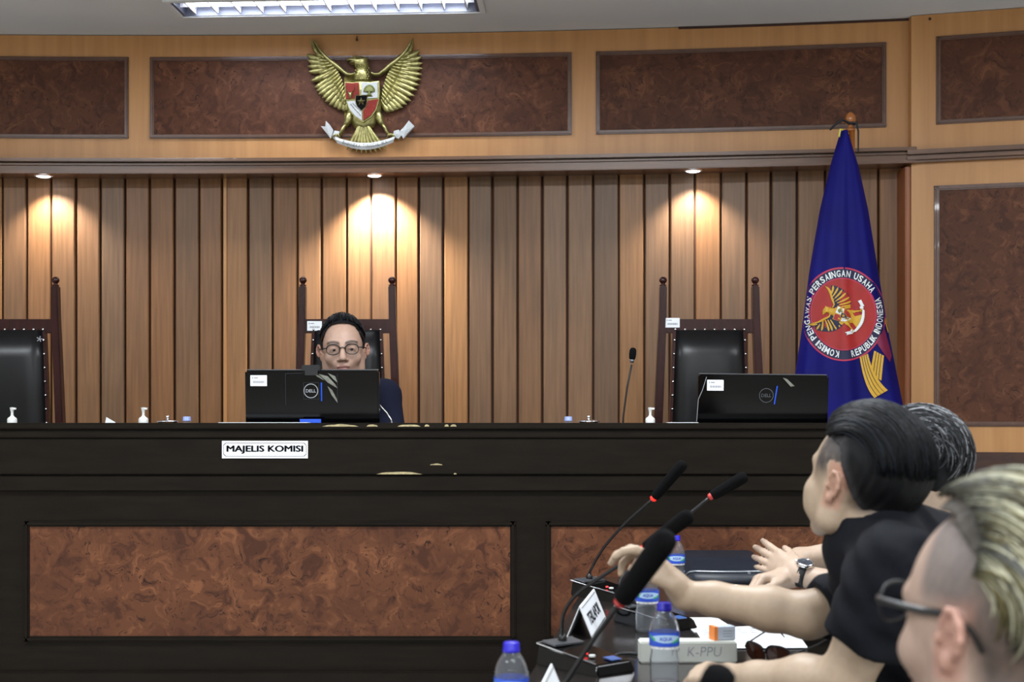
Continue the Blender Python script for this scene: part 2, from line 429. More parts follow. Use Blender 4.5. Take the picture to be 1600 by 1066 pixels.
# ================================================================ BENCH
DB = 4.95; K = DB/F
def bx(x): return (x-800)*K
def bz(y): return ZC-(y-650)*K
BL, BR = bx(-330), bx(1452)
bench = thing('judges_bench', ((BL+BR)/2, DB+.3, 0), 'long dark wooden bench with brown burl panels, spanning below the slatted wall', 'bench')
def hb_(x0, x1, y0, y1, f, back=.06):   # box on the bench front: pixel rows, protrusion f towards camera
    return ((x0+x1)/2, DB-f+(back+f)/2, (bz(y0)+bz(y1))/2), (x1-x0, back+f, abs(bz(y0)-bz(y1)))
b = MB(); b.box(*hb_(BL, BR, 683, 1250, 0)); b.build('front_board', M['bench'], bench)
b = MB(); b.box(((BL+BR)/2, DB+.03, bz(666)), (BR-BL+.04, .12, .022)); b.box(((BL+BR)/2, DB+.03, bz(678)), (BR-BL+.03, .10, .030)); b.build('top_ledge', M['bench'], bench, bevel=.004)
b = MB(); b.box(*hb_(BL, BR, 686, 741, .018)); b.box(*hb_(BL, BR, 744, 767, .014)); b.build('frieze', M['bench'], bench, bevel=.003)
b = MB(); b.box(*hb_(BL, BR, 1049, 1250, .02)); b.build('plinth', M['bench'], bench, bevel=.004)
b = MB(); b.box(((BL+BR)/2, DB+.22, 1.114), (BR-BL, .36, .03)); b.build('desk_surface', M['bench'], bench)
b = MB(); b.box((BR-.02, DB+.22, .55), (.04, .34, 1.10)); b.build('end_board', M['bench'], bench)
for x0, x1 in ((-760, -8), (38, 806), (852, 1440)):
    if x1 < 0: x0, x1 = -325, -12
    p = framed(bench, bx(x0), bx(x1), bz(1003), bz(814), lambda X: DB, fr=.020, mat=M['burlB'], proud=.012, fmat=M['bench'], seg=1)
# worn spots where the dark finish has chipped off
def chip(x0, x1, y0, y1, f, seed):
    r = random.Random(seed); n = 9; top = []; bot = []
    for k in range(n+1):
        t = k/n; x = x0+(x1-x0)*t; hgt = (y1-y0)*math.sin(math.pi*min(1, max(0, t)))**.6*(.7+.3*r.random())
        top.append((bx(x), bz(y1-hgt))); bot.append((bx(x), bz(y1)))
    poly = top+bot[::-1][1:-1]
    m = MB(); m.prism(poly, lambda u, v: (u, DB-f-.0006, v), lambda u, v: (u, DB-f+.001, v))
    m.build('chipped_spot', M['chip'], bench)
chip(589, 660, 736.5, 741, .018, 1); chip(672, 692, 724, 726.6, .018, 2); chip(709, 714, 738.5, 741, .018, 3)
for k, (x0, x1) in enumerate(((505, 562), (574, 592), (622, 658), (664, 672), (695, 702), (704, 714))): chip(x0, x1, 662.6, 666.6, .030, 10+k)
# sign
sg = thing('name_sign', (bx(415.5), DB-.019, bz(703)), 'white rectangular MAJELIS KOMISI sign with dark letters on the bench front', 'sign')
def sgm(d): return lambda u, v: Vector((bx(415.5)+u*K, DB-.018-d, bz(702.5)-(-v)*K))
b = MB(); b.prism([(-66.8, -13.6), (66.8, -13.6), (66.8, 13.6), (-66.8, 13.6)], sgm(.003), sgm(0)); b.build('plate', M['paper'], sg)
b = MB()
def outl(w_, h_, c): return [(-w_+c, -h_), (w_-c, -h_), (w_-c+1, -h_+1.6), (w_-1, -h_+c-.6), (w_, -h_+c), (w_, h_-c), (w_-1, h_-c+.6), (w_-c+1, h_-1.6), (w_-c, h_), (-w_+c, h_), (-w_+c-1, h_-1.6), (-w_+1, h_-c+.6), (-w_, h_-c), (-w_, -h_+c), (-w_+1, -h_+c-.6), (-w_+c-1, -h_+1.6)]
o1 = outl(64.6, 10.6, 3); o2 = outl(64.0, 10.0, 3.2); n = len(o1)
b.addv([sgm(.0036)(*p) for p in o1]+[sgm(.0036)(*p) for p in o2], [(i, (i+1) % n, n+(i+1) % n, n+i) for i in range(n)])
b.build('border_line', M['ink'], sg)
vs, fs = flat_text('MAJELIS KOMISI', 118, 12.4, sgm(.0037), .0, .045); mesh('lettering', vs, fs, M['ink'], sg)
# ================================================================ CHAIRS behind the bench
def xform(o, loc, rz=0, sc=1):
    o.location = loc; o.rotation_euler = (0, 0, rz); o.scale = (sc,)*3
def copy_tree(o, parent=None):
    c = o.copy(); COL.objects.link(c)
    if parent: c.parent = parent
    for ch in [q for q in bpy.data.objects if q.parent == o]: copy_tree(ch, c)
    return c
ZCH = ZC+(650-437)*5.75/F      # top of the finials
HCH = ZCH-.32                  # chair stands on the dais, local z=0 there
def make_chair():
    r = thing('high_back_chair', (0, 0, 0), '', 'chair')
    k = 5.75/F
    def L(x, y, d=0): return Vector((x*k, d, (650-y)*k+ZC-.32))  # x px from the chair axis
    for s in (-1, 1):
        b = MB()
        pts = [L(s*69.5, 447), L(s*70.5, 500), L(s*73, 560), L(s*77, 660), L(s*80, 790), L(s*80, 0)]
        pts[-1] = Vector((s*80*k, 0, .0))
        hw, hd = [5.2*k, 5.6*k, 6*k, 6.3*k, 6.5*k, 6*k], .022
        vs = []
        for p, w_ in zip(pts, hw):
            vs += [(p.x-w_, p.y-hd, p.z), (p.x+w_, p.y-hd, p.z), (p.x+w_, p.y+hd, p.z), (p.x-w_, p.y+hd, p.z)]
        fs = [(3, 2, 1, 0), tuple(range(len(vs)-4, len(vs)))]
        for i in range(len(pts)-1):
            for q in range(4): fs.append((4*i+q, 4*i+(q+1) % 4, 4*i+4+(q+1) % 4, 4*i+4+q))
        b.addv(vs, fs); post = b.build('back_post', M['chair'], r, bevel=.004, auto=True)
        t = L(s*69.5, 447); b = MB()
        b.lathe([(.013, 0), (.015, .003), (.009, .006), (.007, .009), (.010, .012), (.0145, .018), (.0155, .024), (.013, .031), (.007, .036), (.001, .0375)], t, 16)
        b.build('finial', M['chair'], post, smooth=True)
    b = MB(); p = L(0, 510); b.box(p+Vector((0, 0, 0)), (138*k, .026, 22*k)); b.build('top_rail', M['chair'], r, bevel=.004, auto=True)
    b = MB(); b.box(L(0, 806), (158*k, .03, .06)); b.build('lower_rail', M['chair'], r, bevel=.004)
    # upholstered back: frame board with padded front
    rows = [(512, 55), (560, 57), (620, 59), (680, 61), (740, 63), (800, 64)]
    def slab(inset, f0, f1, rnd_):
        m = MB(); vs = []; n = 13
        for y, hw in rows:
            yy = y if y != 512 else 512+inset
            for i in range(n):
                u = -1+2*i/(n-1); pad = f0+(f1-f0)*(1-abs(u)**6)*(1 if rnd_ == 0 else min(1, (1 if y > 512 else .25)))
                p = L(u*(hw-inset), yy); vs.append((p.x, -pad, p.z))
        R_ = len(rows); fs = [(j*n+i, (j+1)*n+i, (j+1)*n+i+1, j*n+i+1) for j in range(R_-1) for i in range(n-1)]
        off = len(vs)
        for y, hw in rows:
            yy = y if y != 512 else 512+inset
            for i in range(n): u = -1+2*i/(n-1); p = L(u*(hw-inset), yy); vs.append((p.x, .012, p.z))
        fs += [(off+j*n+i, off+j*n+i+1, off+(j+1)*n+i+1, off+(j+1)*n+i) for j in range(R_-1) for i in range(n-1)]
        for j in range(R_-1):
            fs += [(j*n, off+j*n, off+(j+1)*n, (j+1)*n), (j*n+n-1, (j+1)*n+n-1, off+(j+1)*n+n-1, off+j*n+n-1)]
        for i in range(n-1):
            fs += [(i, i+1, off+i+1, off+i), ((R_-1)*n+i, off+(R_-1)*n+i, off+(R_-1)*n+i+1, (R_-1)*n+i+1)]
        m.addv(vs, fs); return m
    bb = slab(0, .014, .016, 0).build('back_board', M['chair'], r)
    up = slab(4.5, .016, .045, 1).build('backrest', M['leather'], r, smooth=True)
    studs = []
    for i in range(8): studs.append(L(-52+104*i/7, 515.5))
    for j in range(13):
        y = 532+21.5*j; hw = np.interp(y, [q[0] for q in rows], [q[1] for q in rows])
        studs += [L(-hw+3, y), L(hw-3, y)]
    for p in studs:
        m = MB(); m.sphere((p.x, -.019, p.z), .0052, 8, (1, .7, 1)); m.build('stud', M['chrome'], r, smooth=True)
    # seat, front legs, arms
    m = MB(); m.box((0, -.26, .47), (.50, .50, .09)); m.build('seat', M['leather'], r, bevel=.02, auto=True)
    for s in (-1, 1):
        m = MB(); m.box((s*.22, -.47, .215), (.045, .045, .43)); m.build('leg', M['chair'], r, bevel=.004)
    return r
ch0 = make_chair()
kx = 5.75/F
# sticker built on its own chair places
chairs = []
for i, (cx, lab) in enumerate(((543, 'tall dark mahogany chair with studded black leather back, behind the seated man in glasses'),
                               (1108, 'tall studded black leather chair, empty, beside the slim black microphone on the right'),
                               (17.5, 'tall studded black leather chair cut off by the left edge, empty'))):
    o = ch0 if i == 0 else copy_tree(ch0)
    sc = 1 if i == 0 else (1.035 if i == 1 else 1.0)
    xform(o, ((cx-800)*kx, 5.75, .32), 0); o.scale = (sc, 1, 1); o['label'] = lab; o['group'] = 'tall studded chairs behind the bench'
    chairs.append(o)
MB().box((0, 6.0, .16), (5.6, 1.75, .318)).build('floor_dais', M['darktrim'])['kind'] = 'structure'
def sticker(parent, c, w_, h_, name='asset_sticker', ny=-1, tilt=0):
    R = Matrix.Rotation(tilt, 3, 'Y')
    m = MB(); m.box(c, (w_, .0012, h_), R); s = m.build(name, M['paper'], parent, bevel=.0005)
    m = MB()
    for i in range(14):
        m.box(Vector(c)+R@Vector((-w_*.33+w_*.66*i/13, -.0009, -h_*.12)), (w_*.022*(1+(i*7 % 3)*.4), .0006, h_*.2), R)
    m.box(Vector(c)+R@Vector((-w_*.36, -.0009, h_*.26)), (w_*.05, .0006, h_*.16), R)
    m.box(Vector(c)+R@Vector((-w_*.16, -.0009, h_*.26)), (w_*.25, .0006, h_*.09), R)
    m.build('barcode', M['inkg'], s)
    return s
bpy.context.view_layer.update()
def wpart(parent): return parent
for ch, x, y in ((chairs[0], 491.5, 509.5), (chairs[1], 1050.5, 504.5)):
    c = P(x, y, 5.732)
    s = sticker(None, c, 23*kx, 15*kx); s.parent = ch; s.matrix_parent_inverse = ch.matrix_basis.inverted()
# small frayed tear of the left chair
c = P(62, 530, 5.70); m = MB()
for a in range(5): m.tube([c, c+Vector((.012*math.cos(a*1.3), -.003, .012*math.sin(a*1.3)))], .0022, 5)
t = m.build('frayed_stitching', M['inkg'], None); t.parent = chairs[2]; t.matrix_parent_inverse = chairs[2].matrix_basis.inverted()

# ================================================================ MONITORS
def monitor(x0, x1, yt, D, lab, skew, dim, stick, logo, stripe, tiltv):
    k = D/F; w_ = (x1-x0)*k; hh = .30; top = ZC+(650-yt)*k; cx = ((x0+x1)/2-800)*k
    r = thing('computer_monitor', (cx, D+.03, 1.13), lab, 'monitor', 'black computer monitors on the bench')
    R = Matrix.Rotation(skew, 3, 'Y')@Matrix.Rotation(tiltv, 3, 'X'); piv = Vector((cx, D, top))
    def Q(u, d, v): return piv+R@Vector((u, d, v))
    def QP(x, y, d=-.0015): return Q((x-(x0+x1)/2)*k, d, -(y-yt)*k)
    b = MB(); b.box(Q(0, .022, -hh/2), (w_, .036, hh), R); bd = b.build('housing', M['gloss'], r, bevel=.006, auto=True)
    b = MB(); b.box(Q(0, .043, -hh/2), (w_*.97, .004, hh*.96), R); b.build('screen', M['black'], r)
    b = MB(); b.box(Q(0, .03, .0005), (w_*.985, .018, .003), R); b.build('top_edge', M['gray'], r, bevel=.001)
    b = MB(); b.box((cx, D+.04, 1.13+.03), (.07, .02, .06)); b.box((cx, D+.04, 1.1365), (.2, .12, .012)); b.build('stand', M['black'], r, bevel=.003)
    s = sticker(None, QP(*stick), 26*k, 17*k, tilt=skew); s.parent = r; s.matrix_parent_inverse = r.matrix_basis.inverted()
    # maker's round mark
    lg = M['inkg'] if not dim else M['dimlogo']
    b = MB(); n = 36; vs = []
    for rr in (11.4*k, 10.2*k):
        for i in range(n): a = 2*math.pi*i/n; c = QP(*logo); vs.append(c+R@Vector((rr*math.cos(a), 0, rr*math.sin(a))))
    b.addv(vs, [(i, (i+1) % n, n+(i+1) % n, n+i) for i in range(n)]); e = b.build('round_mark', lg, r)
    vs, fs = flat_text('DELL', 16.0*k, 5.0*k, lambda u, v: QP(*logo)+R@Vector((u, 0, v)), .02)
    mesh('lettering', vs, fs, lg, e)
    b = MB(); p0 = QP(stripe[0], stripe[1]); p1 = QP(stripe[2], stripe[3]); b.tube([p0, p1], .0025, 4); b.build('blue_stripe', M['blue'], r)
    return r, Q, QP, k
M['dimlogo'] = plain('dim_logo', (70, 72, 76), .4)
M['inkg2'] = plain('light_grey_print', (190, 194, 198), .4)
M['film'] = plain('film_fold', (120, 122, 112), .12, 0, .3, 60, coat=.6)
mon, Q, QP, k = monitor(382, 592, 579, 5.10, 'black computer monitor in front of the man in glasses, with a webcam clipped on top', 0, False, (404, 595), (485.5, 611), (502, 598, 502, 627), math.radians(5))
# protective film with wrinkles
b = MB()
for (pts) in ([(512, 583), (524, 588), (527, 598), (520, 592)], [(497, 584), (512, 588), (524, 601), (527, 607), (512, 598)], [(488, 583), (499, 587), (507, 595), (496, 589)], [(511, 603), (519, 610), (526, 624), (527, 630), (518, 618)]):
    b.addv([QP(x, y, -.0012) for x, y in pts], [tuple(range(len(pts)))])
b.build('film_wrinkle', M['film'], mon)
b = MB()
for a, c in (((446, 584), (446, 633)), ((527, 584), (527, 630)), ((446, 584), (500, 582)), ((474, 598), (498, 598)), ((474, 598), (474, 624)), ((474, 624), (498, 624)), ((498, 598), (498, 624))):
    b.tube([QP(*a, -.0008), QP(*c, -.0008)], .0005, 4)
b.build('film_edge', M['dimlogo'], mon)
b = MB(); b.box(P(485, 661, 5.07), (33*k, .004, 12*k)); b.build('blue_tab', M['blue'], mon)
wc = thing('webcam', tuple(P(486, 579, 5.11)), 'small black webcam box clipped on top of the monitor before the man in glasses', 'webcam')
b = MB(); b.box(P(486.5, 575.6, 5.105), (29*k, .03, 10*k)); b.build('camera_body', M['rubber'], wc, bevel=.003)
b = MB(); b.box(P(486.5, 582, 5.088), (20*k, .004, 9*k)); b.build('clip', M['rubber'], wc)
mon2, Q, QP, k = monitor(1092, 1296, 586, 5.10, 'black computer monitor at the right end of the bench, in front of the empty chair', math.radians(.6), True, (1118, 603), (1198, 618), (1215, 603, 1211, 632), math.radians(5))
b = MB(); b.tube([QP(1104, 590), QP(1098, 611), QP(1092, 625), QP(1090, 660)], .0012, 5); b.build('edge_cable', M['inkg'], mon2)
b = MB(); b.addv([QP(1223, 590, -.0012), QP(1230, 592, -.0012), QP(1242, 603, -.0012), QP(1236, 604, -.0012)], [(0, 1, 2, 3)]); b.build('film_wrinkle', M['film'], mon2)

# ================================================================ small things on the bench desk (top at z = 1.13)
ZD = 1.13
def pump(x, lab, ytopp=637):
    D = 5.2; k = D/F; X = (x-800)*k; zt = ZC+(650-ytopp)*k
    r = thing('pump_bottle', (X, D, ZD), lab, 'hand sanitizer bottle', 'white pump bottles along the bench')
    b = MB(); b.lathe([(.001, ZD), (.031, ZD), (.033, ZD+.004), (.033, zt-.085), (.028, zt-.066), (.018, zt-.060)], (X, D, 0), 20); b.build('bottle', M['bottle_clear'], r, smooth=True)
    b = MB(); b.lathe([(.0165, -.062), (.0175, -.060), (.0175, -.042), (.014, -.037), (.0085, -.034), (.0065, -.030)], (X, D, zt), 20); b.build('collar', M['white'], r, smooth=True)
    b = MB(); b.lathe([(.0052, -.034), (.0048, -.018), (.008, -.004), (.0085, 0), (.0005, .001)], (X, D, zt), 16); b.box((X+.007, D-.003, zt-.004), (.016, .008, .007)); b.build('pump_head', M['white'], r)
    return r
gl = NT('clear_plastic'); gl.set(col=(.95, .97, 1, 1), rough=.06, trans=1.0, ior=1.12, alpha=1); M['clear'] = gl.m
gl = NT('sanitizer_gel'); gl.set(col=(.80, .87, .95, 1), rough=.15, trans=.7, ior=1.3); M['bottle_clear'] = gl.m
gl = NT('bottle_plastic'); gl.set(col=(.93, .96, 1, 1), rough=.05, trans=.96, ior=1.25); gl.bump(gl.noise(gl.coords((1, 1, 1)), 30, 2), .35, .004); M['pet'] = gl.m
pump(19, 'white pump bottle at the far left, in front of the cut-off chair')
pump(224, 'white pump bottle left of the monitor, next to the silver lidded glass')
pump(1016, 'white pump bottle between the slim black microphone and the empty right chair')
def glass_cup(x, lab):
    D = 5.2; k = D/F; X = (x-800)*k; zt = ZC-(657-650)*k
    r = thing('lidded_glass', (X, D, ZD), lab, 'drinking glass', 'glasses with silver lids on the bench')
    b = MB(); b.lathe([(.026, ZD+.001), (.032, ZD+.003), (.034, zt-.006), (.0325, zt-.006), (.030, ZD+.008), (.001, ZD+.008)], (X, D, 0), 20); b.build('glass', M['clear'], r, smooth=True)
    b = MB(); b.lathe([(.040, -.006), (.041, -.004), (.038, -.001), (.020, .002), (.007, .004), (.004, .007), (.0065, .010), (.0075, .014), (.005, .017), (.0005, .018)], (X, D, zt), 24); b.build('lid', M['chrome'], r, smooth=True)
glass_cup(262, 'glass with a shiny metal lid, beside the pump bottle left of the monitor')
glass_cup(920, 'glass with a shiny metal lid, left of the slim black microphone')
# water bottle
def bottle(X, D, z, h, rad, lab, grp, capm, label=True, name='water_bottle', rot=0, seg=28):
    r = thing(name, (X, D, z), lab, 'water bottle', grp)
    s = h/.166; q = rad/.0305
    pr = [(.012, .003), (.024, .0), (.0285, .003), (.0300, .010), (.0290, .016), (.0302, .022), (.0292, .029), (.0303, .036), (.0293, .043), (.0302, .050), (.0282, .060), (.0270, .070), (.0285, .078),
          (.0305, .086), (.0305, .110), (.0300, .116), (.0270, .127), (.0220, .138), (.0165, .146), (.0128, .150), (.0128, .156), (.0122, .158)]
    b = MB(); b.lathe([(a*q, c*s) for a, c in pr]+[(a*q*.96, c*s) for a, c in pr[::-1][:-2]], (X, D, z), seg, caps=True); b.build('body', M['pet'], r, smooth=True)
    b = MB(); rc = .0150*q
    b.lathe([(rc, .150*s), (rc*1.02, .152*s), (rc*1.02, .155*s), (rc*.97, .156*s), (rc*.95, .165*s), (rc*.85, .167*s), (.0005, .1672*s)], (X, D, z), 28); b.build('cap', capm, r, smooth=True)
    if label:
        n = 28; vs = []; fs = []
        def ring(zz, rr, a0, a1, m_):
            return [(X+rr*math.sin(a0+(a1-a0)*i/m_+rot), D-rr*math.cos(a0+(a1-a0)*i/m_+rot), z+zz) for i in range(m_+1)]
        def band(z0, z1, rr, a0, a1, m_, mat, nm, zf0=None, zf1=None):
            b0 = []; b1 = []
            for i in range(m_+1):
                t = i/m_; a = a0+(a1-a0)*t+rot
                zz0 = z0 if zf0 is None else zf0(t); zz1 = z1 if zf1 is None else zf1(t)
                b0.append((X+rr*math.sin(a), D-rr*math.cos(a), z+zz0)); b1.append((X+rr*math.sin(a), D-rr*math.cos(a), z+zz1))
            return mesh(nm, b0+b1, [(i, i+1, m_+2+i, m_+1+i) for i in range(m_)], mat, lb if nm != 'label' else r, True)
        lb = None
        lb = band(.080*s, .108*s, .0311*q, -math.pi*.999, math.pi*.999, 40, M['lblue'], 'label')
        band(0, 0, .0313*q, -1.2, 1.2, 16, M['lwhite'], 'label_swoosh', lambda t: (.0875+.010*(2*t-1)**2)*s, lambda t: (.104-.006*(2*t-1)**2)*s)
        band(0, 0, .0314*q, -1.25, -.75, 5, M['lgreen'], 'label_swoosh', lambda t: (.099-.010*t)*s, lambda t: (.104-.008*t)*s)
        band(0, 0, .0314*q, .45, 1.05, 5, M['lgreen'], 'label_swoosh', lambda t: (.0865+.004*t)*s, lambda t: (.090+.007*t)*s)
        band(.0745*s, .0795*s, .0298*q, -1.3, 1.3, 14, M['lwhite2'], 'label_strip')
        def fm(u, v): a = u/(.0316*q)+rot; return (X+.0316*q*math.sin(a), D-.0316*q*math.cos(a), z+.0955*s+v)
        vs, fs = flat_text('AQUA', .027*s, .0085*s, fm, .02); mesh('lettering', vs, fs, M['capb'], lb)
    return r
M['lblue'] = plain('label_blue', (44, 84, 205), .35); M['lwhite'] = plain('label_pale', (176, 208, 236), .35); M['lgreen'] = plain('label_green', (60, 170, 110), .4)
M['lwhite2'] = plain('label_strip_white', (226, 228, 232), .4, var=.3, vs=160)
for x, lab in ((292, 'pale blue bottle cap showing above the bench ledge, left of the monitor'), (888, 'pale blue bottle cap showing above the ledge near the middle of the bench')):
    D = 5.22; bottle((x-800)*D/F, D, ZD, ZC-(651.5-650)*D/F-ZD, .030, lab, 'water bottles standing behind the ledge', M['capl'], label=False)
# folded name card tip
b = MB(); a = [P(164, 662, 5.15), P(166, 652, 5.15), P(180, 660, 5.15), P(180, 700, 5.15), P(160, 700, 5.15)]
b.addv(a+[p+Vector((0, .003, 0)) for p in a], [(0, 1, 2, 3, 4), (9, 8, 7, 6, 5)]+[(i, i+5, (i+1) % 5+5, (i+1) % 5) for i in range(5)])
b.box(P(170, 0, 5.15)*0+Vector(((170-800)*5.15/F, 5.17, ZD+.004)), (.10, .10, .006))
tag(b.build('name_card', M['paper']), 'white triangular tip of a folded card behind the ledge, left of the second pump bottle', 'name card')
# bench microphones
m1 = thing('slim_microphone', tuple(P(973, 0, 5.3)*0+Vector(((971-800)*5.3/F, 5.3, ZD))), 'slim black gooseneck microphone standing beside the empty right chair', 'microphone')
b = MB(); g = [Vector(((971-800)*5.3/F, 5.3, ZD+.015)), P(974, 650, 5.3), P(980, 605, 5.3), P(987, 570, 5.3)]; b.tube(g, .0036, 8); b.build('gooseneck', M['rubber'], m1, smooth=True)
b = MB(); ax = (P(989, 543, 5.3)-P(987, 562, 5.3)).normalized(); b.lathe([(.006, 0), (.008, .006), (.009, .012)], P(987, 567, 5.3), 14, ax); b.build('ring', M['gray'], m1, smooth=True)
b = MB(); b.lathe([(.009, 0), (.012, .006), (.0135, .022), (.0125, .036), (.008, .043), (.0005, .045)], P(987.6, 562, 5.3), 16, ax); b.build('head', M['foam'], m1, smooth=True)
b = MB(); b.lathe([(.05, 0), (.05, .012), (.03, .018), (.0005, .018)], ((971-800)*5.3/F, 5.3, ZD), 24); b.build('base', M['black'], m1)
m2 = thing('silver_microphone', ((615-800)*5.22/F, 5.22, ZD), 'thin silver gooseneck microphone curving behind the right edge of the monitor at the seated man', 'microphone')
b = MB(); b.tube([P(560, 600, 5.22), P(578, 615, 5.22), P(592, 632, 5.22), P(604, 645, 5.22), P(611, 656, 5.22), P(614, 672, 5.22), Vector(((615-800)*5.22/F, 5.22, ZD+.015))], .0036, 8)
b.build('gooseneck', M['chrome'], m2, smooth=True)
b = MB(); b.lathe([(.04, 0), (.04, .012), (.02, .018), (.0005, .018)], ((615-800)*5.22/F, 5.22, ZD), 20); b.build('base', M['black'], m2)
b = MB(); b.sphere(P(558, 598, 5.22), .011, 12); b.build('head', M['foam'], m2, smooth=True)
# pale strips put in for the grazing reflection on the ledge top
for x0, x1, lab in ((343, 482, 'thin white strip imitating a reflection on the bench ledge left of the monitor'), (1043, 1090, 'thin pale strip imitating a reflection on the ledge in front of the empty right chair')):
    X0, X1 = (x0-800)*4.97/F, (x1-800)*4.97/F
    tag(MB().box(((X0+X1)/2, 4.985, bz(666)+.011+.001), (X1-X0, .07, .0016)).build('paper_or_reflection', M['paper']), lab, 'paper')
# ================================================================ GARUDA EMBLEM (shared builder: wall relief and flag embroidery)
gt = NT('antique_gold'); v = gt.coords(); f = gt.noise(v, 70, 3)
gt.set(col=gt.ramp(f, [(.3, srgb(142, 136, 84)), (.7, srgb(192, 186, 128))]), metal=.8, rough=.28); gt.bump(gt.noise(v, 260, 2), .25, .002); M['gold'] = gt.m
M['goldd'] = plain('dark_gold', (104, 92, 40), .4, .6)
def inflate(mb, poly, fmap, h0, h1, rings=4, power=.5):
    """domed relief over a 2D outline: rings shrink to the centroid while rising"""
    cx = sum(p[0] for p in poly)/len(poly); cy = sum(p[1] for p in poly)/len(poly); n = len(poly); vs = []; fs = []
    levels = [(1, 0)]+[(1-k/rings*.999, h0+(h1-h0)*(1-(1-k/rings)**2)**power) for k in range(0, rings+1)]
    for s, hh in levels:
        for x, y in poly: vs.append(fmap(cx+(x-cx)*s, cy+(y-cy)*s, hh))
    for j in range(len(levels)-1):
        for i in range(n): fs.append((j*n+i, j*n+(i+1) % n, (j+1)*n+(i+1) % n, (j+1)*n+i))
    mb.addv(vs, fs)
def bez(a, b, c, t): return tuple(a[i]*(1-t)**2+2*b[i]*t*(1-t)+c[i]*t*t for i in (0, 1))
def feather(mb, a, b, c, w_, fmap, h0, h1, seg=7):
    vs = []; fs = []
    for k in range(seg+1):
        t = k/seg; p = bez(a, b, c, t); q = bez(a, b, c, min(1, t+.02)); q0 = bez(a, b, c, max(0, t-.02))
        dx, dy = q[0]-q0[0], q[1]-q0[1]; L_ = math.hypot(dx, dy) or 1; nx, ny = -dy/L_, dx/L_
        ww = w_*(.55+.45*min(1, t*2))*(1 if t < .72 else max(.02, (1-(t-.72)/.28)**.6))
        hh = h0+(h1-h0)*math.sin(math.pi*min(1, .25+t*.7))
        vs += [fmap(p[0]+nx*ww, p[1]+ny*ww, h0*.3), fmap(p[0]+nx*ww*.8, p[1]+ny*ww*.8, hh*.75), fmap(p[0], p[1], hh), fmap(p[0]-nx*ww*.8, p[1]-ny*ww*.8, hh*.75), fmap(p[0]-nx*ww, p[1]-ny*ww, h0*.3)]
    for k in range(seg):
        for i in range(4): fs.append((5*k+i, 5*k+i+1, 5*k+6+i, 5*k+5+i))
    mb.addv(vs, fs)
